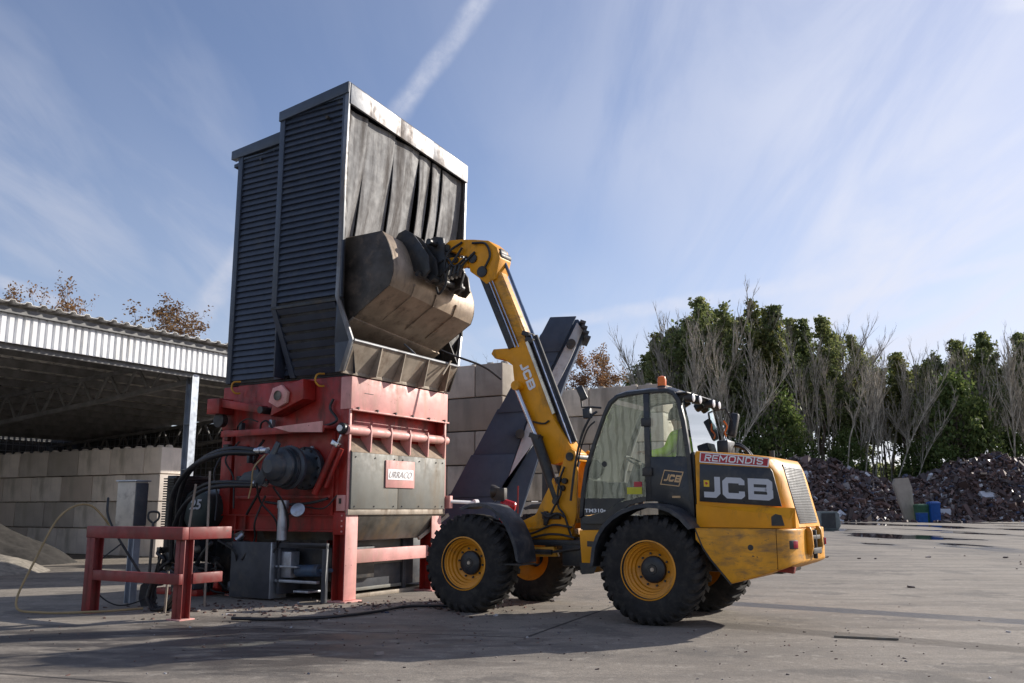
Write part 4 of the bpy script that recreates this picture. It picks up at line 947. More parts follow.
for i, pts in enumerate(([(1.52, -.82, 1.0), (1.62, -.80, 1.3), (1.72, -.80, 1.45), (1.70, -.80, 1.75), (1.62, -.82, 1.98)],
                         [(2.45, -.80, .98), (2.1, -.79, 1.06), (1.8, -.79, 1.17), (1.5, -.79, 1.14)], [(2.3, -.80, .94), (1.95, -.79, 1.03), (1.7, -.79, 1.04), (1.45, -.78, 1.0)],
                         [(1.9, -.80, 1.20), (1.78, -.78, 1.40), (1.66, -.78, 1.62), (1.74, -.80, 1.80)], [(1.62, -.8, 1.28), (1.72, -.77, 1.33), (1.86, -.78, 1.28), (1.98, -.8, 1.34)])):
    k = MB(); k.curve(pts, .016, 7); k.build('hose', hoserub, ldr)
k = MB(); k.box(1.70, 1.98, -.80, -.86, 1.25, 1.34); k.box(1.9, 1.96, -.80, -.86, 1.16, 1.36); k.build('valve_block', blackm, ldr, bevel=.012)
for (x, z) in ((1.62, 1.78), (1.72, 1.80), (1.66, 1.68)):
    k = MB(); k.cyl((x, -.80, z), (x, -.86, z), .04, 12); k.build('coupling', blackm, ldr)
# ---- boom
yb0, yb1 = -1.0, -1.30
OB = [(2.93, 3.81), (2.97, 3.74), (2.90, 3.66), (2.74, 3.64), (2.585, 3.53), (2.57, 3.38), (2.53, 3.10), (2.45, 2.98), (2.30, 2.80), (2.14, 2.38), (1.98, 2.04), (1.90, 2.02), (1.62, 2.08), (1.50, 2.06), (1.50, 2.18), (1.60, 2.26), (1.87, 2.66), (2.36, 3.88), (2.47, 3.87), (2.56, 3.80)]
ob = plate('boom', OB, yb0, yb1, yellow, .012)
k = MB(); k.prism([(1.90, 2.75), (2.35, 3.86), (2.31, 3.88), (1.86, 2.77)], yb0+.012, yb0-.02, 'y'); k.build('bright_edge_strip', mat('bright_edge', (.6, .56, .48), .3, metal=.6), ob)  # thin pale strip draws the bright line along the boom's upper edge
k = MB()      # logo running along the boom
bd = (Vector((2.155, 2.93))-Vector((2.37, 3.46))).normalized(); bnrm = Vector((bd.y, -bd.x))
def pl_b(s, q, d):
    p = Vector((2.40, 3.42))+bd*s+Vector((-bd.y, bd.x))*(-q+.10)*1; return (p.x, yb0+.004+d, p.y)
def pl_b(s, q, d):
    n_ = Vector((-bd.y, bd.x)); n_ = n_ if n_.x < 0 else -n_
    p = Vector((2.455, 3.52))+bd*s+n_*q; return (p.x, yb0+.004+d, p.y)
heavy_letters(k, pl_b, .135); k.build('boom_logo', letterw, ob, smooth=0)
# inner boom section
IB = [(3.20, 5.03), (2.66, 3.90), (2.40, 3.90), (2.36, 3.96), (3.02, 5.42)]
ib = plate('inner_boom', [(3.17, 5.05), (2.62, 3.80), (2.38, 3.80), (2.34, 3.86), (2.90, 5.16), (3.0, 5.3)], yb0-.03, yb1+.03, yellow_w, .008)
k = MB(); k.beam((3.15, yb0-.01, 5.03), (2.60, yb0-.01, 3.80), .05, .10); k.build('tilt_ram', blackm, ldr)
k = MB(); k.tube([(3.08, yb0-.0, 5.05), (2.53, yb0-.0, 3.80)], .018, 8); k.tube([(3.02, yb0-.0, 5.05), (2.47, yb0, 3.80)], .014, 8); k.build('ram_rod', chrome, ldr)
k = MB(); k.tube([(2.86, -1.18, 5.28), (2.32, -1.18, 4.0)], .026, 10); k.build('service_tube', mat('blue_steel_tube', (.10, .15, .24), .3, metal=.5), ldr)
k = MB(); k.tube([(2.33, -1.12, 3.98), (1.66, -1.12, 2.32)], .062, 14); k.tube([(2.25, -1.14, 3.98), (1.6, -1.14, 2.35)], .03, 10); k.build('extension_ram', blackm, ldr)
k = MB(); k.tube([(2.29, -1.05, 3.98), (1.63, -1.05, 2.32)], .012, 8); k.build('bright_pipe', chrome, ldr)
k = MB()
for p in ((2.36, 4.0), (2.30, 3.90)): k.obox((p[0], -1.10, p[1]), (.12, .22, .07), (0, R(-22), 0))
k.build('tube_clamp', blackm, ldr, bevel=.01)
k = MB(); k.cyl((2.86, -1.02, 5.30), (2.86, -1.32, 5.30), .07, 14); k.obox((2.88, -1.15, 5.36), (.12, .2, .1), (0, .3, 0)); k.build('hose_guide', blackm, ldr, bevel=.01)
k = MB(); k.curve([(2.50, yb0+.02, 3.16), (2.42, yb0+.03, 2.95), (2.28, yb0+.03, 2.70), (2.15, yb0+.03, 2.64), (2.02, yb0+.03, 2.62), (1.95, yb0+.02, 2.66)], .014, 7); k.build('hose', hoserub, ldr)
# boom head with the crosshead link and quick hitch
HD = [(3.86, 5.62), (3.86, 5.52), (3.70, 5.48), (3.52, 5.40), (3.40, 5.28), (3.36, 5.10), (3.20, 4.98), (3.05, 4.85), (2.88, 4.92), (2.80, 5.25), (2.86, 5.42), (3.02, 5.56), (3.30, 5.62), (3.55, 5.66), (3.76, 5.68)]
hd = plate('boom_head', HD, yb0+.02, yb1-.02, yellow, .015)
k = MB(); k.prism([(3.78, 5.38), (3.80, 5.30), (3.52, 5.18), (3.38, 5.20), (3.42, 5.30), (3.60, 5.38)], yb0+.03, yb0-.06, 'y'); k.build('tilt_link', yellow, ldr, bevel=.01)
for (x, z, r_) in ((3.30, 5.30, .075), (3.12, 5.06, .09), (3.62, 5.32, .05), (3.80, 5.55, .06)):
    k = MB(); k.cyl((x, yb0+.05, z), (x, yb1-.05, z), r_, 16); k.build('head_pin', blackm, ldr)
k = MB(); k.prism([(3.84, 5.72), (3.80, 5.40), (3.72, 5.22), (3.80, 4.98), (3.96, 4.92), (4.10, 5.0), (4.20, 5.25), (4.30, 5.55), (4.16, 5.72), (4.0, 5.76)], -.90, -.955, 'y'); k.build('quick_hitch', blackm, ldr, bevel=.012)
k = MB(); k.prism([(3.84, 5.72), (3.80, 5.40), (3.72, 5.22), (3.80, 4.98), (3.96, 4.92), (4.10, 5.0), (4.20, 5.25), (4.30, 5.55), (4.16, 5.72), (4.0, 5.76)], -1.345, -1.40, 'y'); k.build('quick_hitch', blackm, ldr, bevel=.012)
k = MB(); k.cyl((3.98, -.7, 5.62), (3.98, -1.6, 5.62), .05); k.build('hitch_shaft', blackm, ldr)
k = MB(); k.cyl((3.92, -.7, 5.02), (3.92, -1.6, 5.02), .05); k.build('hitch_shaft', blackm, ldr)
for i, pts in enumerate(([(3.5, -.96, 5.60), (3.72, -.9, 5.45), (3.80, -.88, 5.2), (3.75, -.88, 4.95), (3.88, -.88, 4.78), (3.95, -.9, 4.9)], [(3.4, -.95, 5.35), (3.6, -.9, 5.2), (3.74, -.9, 5.35), (3.9, -.88, 5.3)],
                         [(3.25, -.95, 5.4), (3.45, -.92, 5.22), (3.55, -.9, 5.10), (3.72, -.9, 5.05)], [(3.3, -.95, 5.55), (3.05, -.94, 5.5), (2.96, -.94, 5.3), (3.06, -.94, 5.1)], [(3.48, -.93, 5.5), (3.62, -.9, 5.3), (3.86, -.86, 5.08), (4.0, -.86, 5.2)])):
    k = MB(); k.curve(pts, .02, 7); k.build('hose', hoserub, ldr)
k = MB()
for j in range(5): k.obox((3.52+j*.075, -.93, 5.12-.01*j), (.035, .10, .20), (0, R(-14), 0))
k.build('coupler_bank', blackm, ldr, bevel=.006)
# ---- lift ram
k = MB(); k.tube([(2.14, -.93, 2.43), (1.79, -.93, 1.52)], .08, 18); k.obox((2.14, -.93, 2.43), (.16, .15, .07), (0, R(-21), 0)); k.build('lift_ram', blackm, ldr, smooth=40)
k = MB(); k.tube([(2.50, -.93, 3.22), (2.14, -.93, 2.43)], .035, 14); lr = k.build('lift_ram_rod', chrome, ldr)
k = MB(); k.cyl((2.46, -.86, 3.20), (2.46, -1.03, 3.20), .07, 16); k.build('ram_eye', yellow, ldr)
k = MB(); k.tube([(2.14, -1.37, 2.43), (1.79, -1.37, 1.52)], .062, 18); k.build('lift_ram', blackm, ldr, smooth=40)
k = MB(); k.tube([(2.50, -1.37, 3.22), (2.14, -1.37, 2.43)], .035, 14); k.build('lift_ram_rod', chrome, ldr)
# ---- fire extinguisher pair and far lamp on the front
for dx_, dz_ in ((0, 0), (.02, -.24)):
    k = MB(); k.lathe([(0, .24), (.02, .235), (.03, .2), (.075, .175), (.08, .15), (.08, 0), (.06, -.02), (0, -.02)], (3.10+dx_, -1.92, 1.42+dz_), (.75, .3, .25), 18); k.build('fire_extinguisher', redext, ldr)
k = MB(); k.tube([(3.0, -1.85, 1.2), (3.02, -1.9, 1.75)], .014, 6); k.build('bracket', red, ldr)
k = MB(); k.lathe([(0, .13), (.07, .12), (.11, .05), (.115, 0), (.09, -.01), (0, -.01)], (3.48, -1.85, 1.66), (-1, -.3, 0), 18); k.build('front_headlamp', blackm, ldr)
k = MB(); k.box(3.22, 3.44, -1.9, -1.8, 1.52, 1.72); k.tube([(3.3, -1.85, 1.5), (3.2, -1.85, 1.2)], .03, 8); k.build('lamp_bracket', blackm, ldr, bevel=.02)

# ---- bucket (tipped): outer skin profile in x-z, slightly canted
BP = [(5.30, 5.60), (4.42, 5.60), (4.30, 5.44), (4.17, 5.10), (4.17, 4.86), (4.24, 4.69), (4.80, 4.36), (5.05, 4.18), (5.30, 4.02)]
BI = [(5.30, 5.57), (4.44, 5.57), (4.33, 5.42), (4.20, 5.09), (4.20, 4.87), (4.265, 4.71), (4.82, 4.39), (5.06, 4.21), (5.31, 4.05)]
def chaikin(P_, n=2):
    for _ in range(n):
        q = [P_[0]]
        for a, b_ in zip(P_, P_[1:]): q += [(a[0]*.75+b_[0]*.25, a[1]*.75+b_[1]*.25), (a[0]*.25+b_[0]*.75, a[1]*.25+b_[1]*.75)]
        P_ = q+[P_[-1]]
    return P_
BP = [BP[0]]+chaikin(BP[1:6])+BP[6:]; BI = [BI[0]]+chaikin(BI[1:6])+BI[6:]
ya, yb = -.06, -2.34
def cant(y): return .10-.22*(ya-y)/(ya-yb)
k = MB(); rings = []
for y in (ya, yb):
    rings.append([(x, y, z+cant(y)) for x, z in BP]+[(x, y, z+cant(y)) for x, z in reversed(BI)])
k.loft(rings); bk_ = k.build('bucket', steel, ldr, bevel=.004, smooth=25)
for y0 in (ya+.004, yb+.024):
    k = MB(); pts = BP[1:]+[(5.34, 4.3), (5.34, 5.58)]; k.loft([[(x, y, z+cant(y)) for x, z in pts] for y in (y0, y0-.028)]); k.build('end_plate', mat('dark_bucket_steel', (.06, .05, .042), .5, metal=.3, var=.4, dirt=(.16, .12, .09), dirt_amt=.4), bk_, bevel=.003)  # end plates in a darker steel than the bucket skin
k = MB(); k.loft([[(x, y, z+cant(y)) for x, z in ((4.92, 4.235), (5.36, 3.965), (5.37, 3.99), (4.94, 4.27))] for y in (ya+.02, yb-.02)]); k.build('cutting_edge', steel, bk_, bevel=.003)
for y in (-.62, -1.2, -1.78):
    k = MB(); k.loft([[(x, yy, z+cant(yy)) for x, z in ((4.15, 4.86), (4.225, 4.675), (4.80, 4.345), (4.80, 4.36), (4.25, 4.70), (4.18, 4.88))] for yy in (y+.012, y-.012)]); k.build('wear_rib', steel, bk_)
for y in (-.58, -.80, -1.50, -1.72):     # hook brackets on the bucket back
    k = MB(); k.loft([[(x, yy, z+cant(yy)) for x, z in ((4.60, 5.62), (4.50, 5.76), (4.36, 5.80), (4.20, 5.70), (4.06, 5.52), (3.90, 5.30), (3.86, 5.05), (3.96, 4.95), (4.10, 5.0), (4.19, 5.10), (4.30, 5.42), (4.42, 5.60))] for yy in (y, y-.045)]); k.build('hook_bracket', blackm, bk_, bevel=.008)
k = MB(); k.cyl((4.04, -.5, 5.05), (4.04, -1.8, 4.96), .045); k.build('carrier_bar', blackm, bk_)

# ---- driver
def person_body(parent=None):
    me = bpy.data.meshes.new('person')
    # joints in loader space, seated facing +x
    J = [(.06, 0, 1.80, .125), (.03, 0, 1.98, .12), (.0, 0, 2.16, .135), (.01, 0, 2.28, .10), (.03, 0, 2.35, .052), (.045, 0, 2.42, .062), (.055, 0, 2.50, .088), (.05, 0, 2.57, .080),
         (.01, .17, 2.26, .062), (.10, .22, 2.06, .048), (.36, .15, 2.03, .036), (.46, .13, 2.06, .026),
         (.01, -.17, 2.26, .062), (.10, -.22, 2.06, .048), (.36, -.15, 2.03, .036), (.46, -.13, 2.06, .026),
         (.10, .10, 1.79, .09), (.50, .14, 1.83, .07), (.62, .14, 1.50, .05), (.64, .14, 1.36, .04), (.78, .14, 1.34, .035),
         (.10, -.10, 1.79, .09), (.50, -.14, 1.83, .07), (.62, -.14, 1.50, .05), (.64, -.14, 1.36, .04), (.78, -.14, 1.34, .035)]
    E_ = [(0, 1), (1, 2), (2, 3), (3, 4), (4, 5), (5, 6), (6, 7), (3, 8), (8, 9), (9, 10), (10, 11), (3, 12), (12, 13), (13, 14), (14, 15), (0, 16), (16, 17), (17, 18), (18, 19), (19, 20), (0, 21), (21, 22), (22, 23), (23, 24), (24, 25)]
    # fingers: five short chains from each hand, closed round the wheel rim
    for hi, sg in ((11, 1), (15, -1)):
        hx, hy, hz, _ = J[hi]
        for q in range(5):
            o = (q-1.5)*.021
            if q == 4: ch = [(hx+.015, hy-sg*.03, hz+.01), (hx+.05, hy-sg*.045, hz+.02)]
            else: ch = [(hx+.05, hy+o*.9, hz+.02-abs(q-1.5)*.003), (hx+.075, hy+o, hz-.002), (hx+.062, hy+o, hz-.026)]
            last = hi
            for p in ch: J.append((*p, .0095)); E_.append((last, len(J)-1)); last = len(J)-1
    me.from_pydata([(x, y+CY+.07, z) for x, y, z, r in J], E_, [])
    o = bpy.data.objects.new('person', me); COL.objects.link(o)
    sk = o.modifiers.new('skin', 'SKIN'); sk.use_smooth_shade = True
    for i, v in enumerate(me.skin_vertices[0].data): v.radius = (J[i][3], J[i][3]*(1.0 if i not in (1, 2) else 1.25)); v.use_root = (i == 0)
    sub = o.modifiers.new('sub', 'SUBSURF'); sub.levels = 2; sub.render_levels = 2
    me.materials.append(skin); return o
pm_ = person_body()
pm_.location = ldr.location+Vector((.0, .0, .03)); pm_.scale = (1.06, 1.06, 1.03); pm_.rotation_euler = ldr.rotation_euler
tag(pm_, 'driver in a bright yellow hi-vis jacket sitting in the loader cab', 'person')
def cloth(name, J, E_, m):
    me = bpy.data.meshes.new(name); me.from_pydata([(x, y+CY+.07, z) for x, y, z, r in J], E_, []); o = bpy.data.objects.new(name, me); COL.objects.link(o); o.parent = pm_
    sk = o.modifiers.new('skin', 'SKIN'); sk.use_smooth_shade = True
    for i, v in enumerate(me.skin_vertices[0].data): v.radius = (J[i][3], J[i][3]*(1.3 if i in (0, 1, 2) else 1)); v.use_root = (i == 0)
    sub = o.modifiers.new('sub', 'SUBSURF'); sub.levels = 2; sub.render_levels = 2; me.materials.append(m)
cloth('jacket', [(.06, 0, 1.76, .150), (.03, 0, 1.98, .145), (0, 0, 2.16, .158), (.01, 0, 2.29, .12), (.025, 0, 2.335, .08), (.01, .17, 2.26, .088), (.10, .225, 2.06, .070), (.37, .15, 2.03, .055), (.01, -.17, 2.26, .088), (.10, -.225, 2.06, .070), (.37, -.15, 2.03, .055)],
      [(0, 1), (1, 2), (2, 3), (3, 4), (3, 5), (5, 6), (6, 7), (3, 8), (8, 9), (9, 10)], hivis)
cloth('trousers', [(.08, 0, 1.76, .13), (.12, .10, 1.79, .105), (.50, .14, 1.83, .088), (.62, .14, 1.50, .066), (.64, .14, 1.40, .06), (.12, -.10, 1.79, .105), (.50, -.14, 1.83, .088), (.62, -.14, 1.50, .066), (.64, -.14, 1.40, .06)],
      [(0, 1), (1, 2), (2, 3), (3, 4), (0, 5), (5, 6), (6, 7), (7, 8)], darkcloth)
k = MB(); k.lathe([(0, .14), (.06, .13), (.095, .09), (.11, .03), (.108, -.02), (.09, -.05)], (.045, CY+.07, 2.52), (-.12, 0, 1), 20); k.build('hair', mat('dark_hair', (.05, .035, .025), .8), pm_, thick=.006)
k = MB(); k.prism([(.145, 2.53), (.178, 2.487), (.148, 2.478)], CY+.083, CY+.057, 'y')
for s_ in (-1, 1): k.obox((.137, CY+.07+s_*.036, 2.522), (.02, .022, .012)); k.obox((.05, CY+.07+s_*.092, 2.505), (.04, .016, .055))
k.obox((.142, CY+.07, 2.45), (.02, .045, .010)); k.build('face_features', skin, pm_, bevel=.004)

# ================================================================== SHREDDER WITH TALL FEED HOOD
# local frame: +x away along the lit face (outer plane y = 0), +y left along the shaded face (outer plane x = 0)
sh = empty('industrial_shredder', (-2.541, 14.022, 0), 60, 'tall red industrial shredder under a dark louvred feed hood', 'shredder')
def bx(name, m, *boxes, par=sh, bevel=.006):
    k = MB()
    for b_ in boxes: k.box(*b_)
    return k.build(name, m, par, bevel=bevel)
# legs (H sections), foot plates, base beams
for (x, y) in ((.14, .12), (2.42, .12), (.14, 2.25), (2.42, 2.25)):
    lg = MB(); lg.ibeam((x, y, .02), (x, y, 1.30), .28, .24, .02, up=(0, 1, 0)); l_ = lg.build('leg', red, sh)
    if y < 1:
        bx('leg_face', redfade, (x-.142, x+.142, y-.126, y-.118, .03, 1.34), par=l_, bevel=.001)
    bx('foot_plate', redfade, (x-.2, x+.2, y-.2, y+.2, 0, .022), par=l_, bevel=.003)
k = MB(); k.ibeam((.06, .02, 1.17), (.06, 3.0, 1.17), .14, .26, .02); k.build('base_beam', red, sh)
k = MB(); k.ibeam((2.5, .02, 1.17), (2.5, 3.0, 1.17), .14, .26, .02); k.build('base_beam', red, sh)
k = MB(); k.ibeam((.12, 2.93, 1.17), (2.45, 2.93, 1.17), .14, .26, .02); k.build('base_beam', red, sh)
bx('lower_rail', redfade, (.285, 2.28, .05, .13, .56, .77), bevel=.012)
bx('splice_plate', red, (-.014, -.002, .0, .24, 1.0, 1.34)); 
for z in (1.05, 1.13, 1.21, 1.29):
    k = MB(); k.cyl((-.03, .06, z), (-.014, .06, z), .014, 6); k.build('bolt', redfade, sh)
# machine body
bx('body', red, (.02, 2.60, .17, 2.48, 1.30, 3.46), bevel=.01)
bx('body_wing', red, (.03, 1.2, 2.482, 2.84, 2.72, 3.45), bevel=.01)
bx('body_column', red, (.02, .30, 2.55, 2.80, 1.30, 2.718), bevel=.008)
bx('side_wall', red, (.0, .022, .0, .17, 1.31, 3.46), bevel=.002)
bx('side_wall', red, (2.60, 2.64, .0, .5, 1.31, 3.46), bevel=.004)
bx('edge_strip', redfade, (-.012, .03, -.03, -.004, 1.32, 2.93), bevel=.004)
bx('edge_strip', redfade, (2.60, 2.65, -.03, -.004, 1.36, 2.93), bevel=.004)
# faded front band with bolts and drip stains in the paint
bx('front_band', redfade, (-.02, 2.66, -.05, .168, 2.93, 3.44), bevel=.008)
bx('band_flange', redfade, (-.02, 2.66, -.09, -.052, 2.905, 2.93), bevel=.004)
for i in range(6):
    k = MB(); k.cyl((.12+i*.48, -.10, 2.945), (.12+i*.48, -.05, 2.945), .02, 6); k.build('bolt', blackm, sh)
bx('recess_plate', red, (.03, 2.60, .145, .168, 2.3, 2.93), bevel=.002)
bx('crack_weld', blackm, (.3, .52, -.056, -.052, 3.20, 3.208), bevel=0)
# roller and gussets
k = MB(); k.cyl((-.05, .0, 2.60), (2.70, .0, 2.60), .075, 24); k.build('roller', redfade, sh)
k = MB(); k.lathe([(0, -.03), (.075, -.03), (.09, -.01), (.09, .06), (.04, .08), (0, .08)], (-.10, .06, 2.62), (1, 0, 0), 20); k.build('roller_bearing', blackm, sh)
k = MB(); k.lathe([(0, 0), (.05, 0), (.05, .02), (0, .03)], (-.155, .06, 2.62), (1, 0, 0), 20); k.build('bearing_cap', letterw, sh)
for x in (.47, 1.0, 1.52, 2.04, 2.56):
    k = MB(); k.prism([(-.07, 2.70), (-.03, 2.70), (.14, 2.6), (.14, 2.30), (-.07, 2.28), (-.085, 2.6)], x-.012, x+.012, 'x'); k.build('gusset', redfade, sh)
k = MB(); k.prism([(-.06, 2.262), (.14, 2.50), (.15, 2.50), (-.05, 2.262)], .03, 2.60, 'x'); k.build('sloped_plate', mat('ochre_plate', (.30, .22, .15), .7, var=.3, dirt=(.12, .09, .07), dirt_amt=.5), sh)
# grey front doors
for x0, x1 in ((.035, 1.215), (1.225, 2.59)):
    bx('front_door', greyp, (x0, x1, -.06, .0, 1.39, 2.26), bevel=.006)
for x in (.12, .6, 1.1, 1.33, 1.8, 2.3, 2.5):
    for z in (1.43, 2.19):
        k = MB(); k.cyl((x, -.072, z), (x, -.06, z), .013, 6); k.build('door_bolt', blackm, sh)
bx('door_frame', rustlip, (-.01, 2.62, -.045, .02, 1.30, 1.385), bevel=.004)
sp = bx('maker_plate', redfade, (.86, 1.64, -.082, -.062, 1.73, 2.17), bevel=.004)
wp = bx('name_strip', letterw, (.91, 1.60, -.087, -.083, 1.86, 2.03), par=sp, bevel=0)
k = MB(); add_text(k, 'URRACO', lambda s, q, d: (.935+s, -.088-d, 1.89+q),   .105, shear=.4, sx=1.0, bold=-.004); k.build('lettering', mat('plate_grey', (.35, .30, .29), .5), wp, smooth=0)
bx('sample_box', redfade, (-.06, .0, .0, .15, 1.36, 1.60)); bx('sample_slot', blackm, (-.075, -.061, .05, .09, 1.47, 1.55), bevel=0)
bx('sensor_box', redfade, (2.66, 2.75, -.12, .02, 1.40, 1.62))
k = MB(); k.tube([(2.7, -.1, 1.52), (3.1, -.35, 1.50)], .03, 8); k.lathe([(0, 0), (.06, 0), (.06, .08), (0, .09)], (3.1, -.35, 1.5), (1, -.4, 0), 12); k.build('sensor_arm', letterw, sh)
# chute below
k = MB(); k.loft([[(.30, -.02, 1.30), (2.72, -.02, 1.30), (2.72, 2.2, 1.30), (.30, 2.2, 1.30)], [(.34, .16, .90), (2.10, .16, .90), (2.10, 2.0, .90), (.34, 2.0, .90)]]); k.build('chute', belly, sh, bevel=.008)
k = MB(); k.beam((2.74, -.03, 1.29), (2.10, .15, .89), .05, .06); k.build('chute_edge', rustlip, sh)
# discharge conveyor frame under the machine
bx('belt_frame', greyp, (.30, 2.6, .42, .46, .74, .88), (.30, 2.6, .42, .46, .56, .66), bevel=.004)
bx('belt_guard', darkgrey, (.30, 1.95, .40, .44, .14, .50), bevel=.006); bx('belt_guard_trim', greyp, (.30, 1.98, .385, .40, .10, .15), (.30, 1.98, .385, .40, .50, .55), bevel=.002)
bx('belt_post', darkgrey, (1.96, 2.05, .36, .46, .02, .9), bevel=.004); bx('belt_side', darkgrey, (2.06, 2.9, .40, .46, .12, .92), bevel=.006)
bx('belt_bed', blackm, (.2, 3.4, .5, 1.9, .12, .55)); bx('skid_rail', rustlip, (.25, 3.2, .30, .38, .0, .06), (.25, 3.2, 1.9, 2.0, .0, .06), bevel=.004)
# ---- shaded face: drive motor, shelf, brackets, pipes
mo = MB(); mo.lathe([(0, 0), (.33, .0), (.34, .02), (.34, .10), (.31, .13), (.22, .15), (.19, .24), (.20, .34), (.29, .36), (.33, .40), (.34, .46), (.30, .50), (.27, .52), (.27, .62), (.29, .64), (.29, .68), (.22, .72), (.21, .80), (.16, .86), (.10, .90), (0, .90)], (-.01, .78, 2.02), (-1, 0, 0), 36)
mot = mo.build('drive_motor', motorm, sh, smooth=30)
for kx in range(12):
    a = 2*math.pi*kx/12; k = MB(); k.cyl((-.10, .78+math.cos(a)*.305, 2.02+math.sin(a)*.305), (-.165, .78+math.cos(a)*.305, 2.02+math.sin(a)*.305), .022, 6); k.build('flange_bolt', blackm, mot)
for kx in range(6):
    k = MB(); k.lathe([(.20, 0), (.31, 0), (.31, .016), (.20, .016)], (-.40-kx*.035, .78, 2.02), (-1, 0, 0), 30, closed=True); k.build('cooling_rib', motorm, mot)
k = MB(); k.prism([(1.15, 1.75), (.70, 2.40), (.62, 2.36), (.95, 1.75)], -.80, -.84, 'x'); k.prism([(1.75, 1.76), (1.15, 1.74), (1.25, 2.0), (1.55, 1.95)], -.60, -.64, 'x'); k.build('torque_arm', motorm, sh, bevel=.01)
for s_ in (0, 1):
    k = MB(); k.cyl((-.75, .95, 2.27-.50*s_), (-.70, 1.25, 2.28-.50*s_), .05, 14); k.lathe([(.05, -.02), (.065, -.02), (.065, .03), (.05, .03)], (-.72, 1.12, 2.275-.5*s_), (.16, 1, 0), 14, closed=True); k.build('hose_fitting', chrome, sh)
bx('shelf', red, (-.32, -.0, .22, 2.46, 2.62, 2.66), (-.325, -.31, .22, 2.46, 2.56, 2.66), bevel=.003)
k = MB(); k.prism([(.24, 2.55), (.24, 2.72), (1.25, 2.67), (.9, 2.58)], -.33, -.36, 'x'); k.build('shelf_gusset', redfade, sh)
bx('wall_plate', red, (-.03, .0, .3, 2.4, 1.55, 1.60), (-.025, .0, .25, .31, 1.3, 2.6), (-.02, .0, .31, 1.9, 1.76, 1.80), bevel=.003)
k = MB(); k.prism([(1.38, 3.08), (1.30, 3.30), (1.12, 3.34), (.98, 3.22), (1.0, 3.05), (1.18, 2.98)], -.30, -.36, 'x'); k.build('lock_plate', redfade, sh, bevel=.006)
k = MB(); k.lathe([(0, 0), (.07, 0), (.08, .02)], (-.365, 1.17, 3.17), (-1, 0, 0), 16); k.build('lock_pin', belly, sh)
k = MB(); k.prism([(1.30, 3.30), (.72, 3.42), (.70, 3.10), (1.40, 2.86)], -.0, -.29, 'x'); k.build('lock_bracket', red, sh, bevel=.008)
k = MB(); k.beam((-.20, 1.62, 2.98), (-.20, 2.70, 3.16), .14, .13); k.build('swing_arm', red, sh, bevel=.012)
k = MB(); k.cyl((-.05, 1.60, 2.97), (-.32, 1.60, 2.97), .06, 16); k.build('arm_pivot', blackm, sh)
bx('arm_lug', red, (-.32, .0, 2.55, 2.84, 2.96, 3.22), bevel=.01)
lugm = mat('lifting_lug_yellow', (.55, .26, .02), .5)
for y in (2.45, .58):
    k = MB(); k.curve([(-.02, y-.06, 3.52), (-.12, y+.0, 3.50), (-.14, y+.02, 3.40), (-.10, y-.02, 3.32), (-.02, y-.06, 3.32)], .016, 8, 4); k.build('lifting_lug', lugm, sh)
k = MB(); k.tube([(-.14, .12, 2.34), (-.16, .50, 1.62)], .055, 14); k.tube([(-.12, .02, 2.30), (-.14, .30, 1.72)], .035, 10); k.build('red_ram', red, sh)
k = MB(); k.tube([(-.14, .10, 2.36), (-.13, .04, 2.52)], .022, 10); k.obox((-.14, .12, 2.38), (.1, .14, .08), (R(30), 0, 0)); k.build('ram_head', chrome, sh, bevel=.008)
k = MB(); k.tube([(-.05, .70, 2.36), (-.05, .62, 2.22)], .03, 10); k.build('grey_cylinder', galv, sh)
rr_ = random.Random(12)
runs = [[(-.9, 1.0, 1.78), (-.7, 1.1, 1.5), (-.45, 1.0, 1.2), (-.3, 1.1, .8)], [(-.7, .85, 1.72), (-.5, .8, 1.45), (-.3, .9, 1.1), (-.3, 1.2, .7)], [(-.1, 1.7, 2.5), (-.25, 1.75, 2.2), (-.2, 1.6, 1.8), (-.2, 1.9, 1.3)],
        [(-.1, .5, 2.65), (-.06, .2, 2.75), (-.05, .35, 2.95), (-.04, .3, 3.1)], [(-.08, .3, 1.55), (-.15, .6, 1.48), (-.15, 1.1, 1.46), (-.1, 1.6, 1.5)], [(-.3, 1.4, 1.6), (-.4, 1.5, 1.2), (-.3, 1.6, .9), (-.35, 1.8, .6)],
        [(-.1, 2.3, 2.6), (-.2, 2.2, 2.75), (-.2, 2.0, 2.85), (-.15, 1.8, 2.80)], [(-.1, 1.5, 2.66), (-.15, 1.6, 2.8), (-.12, 1.75, 2.78), (-.1, 1.8, 2.66)], [(-.05, .14, 1.6), (-.12, .35, 1.4), (-.1, .8, 1.42), (-.2, 1.0, 1.3)],
        [(-.7, 1.2, 2.25), (-.5, 1.5, 2.1), (-.3, 1.6, 2.25), (-.1, 1.8, 2.4)], [(-.06, 2.6, 2.4), (-.2, 2.7, 2.0), (-.2, 2.6, 1.6), (-.3, 2.5, 1.2)], [(-.06, 2.3, 2.5), (-.2, 2.45, 2.2), (-.15, 2.3, 1.9), (-.2, 2.2, 1.4)]]
for p in runs: k = MB(); k.curve(p, rr_.choice((.012, .016, .022)), 7); k.build('hydraulic_hose', hoserub, sh)
k = MB(); k.curve([(-.80, .95, 2.2), (-.95, 1.02, 2.0), (-.9, 1.1, 1.75), (-.85, 1.2, 1.55)], .012, 7); k.build('bright_hose', ropem, sh)
for i in range(9):
    y = rr_.uniform(1.5, 2.6); z = rr_.uniform(1.7, 3.0); k = MB(); k.obox((-.07, y, z), (.09, rr_.uniform(.06, .14), rr_.uniform(.06, .16))); k.build('valve', rr_.choice((blackm, motorm, galv, red)), sh, bevel=.01)
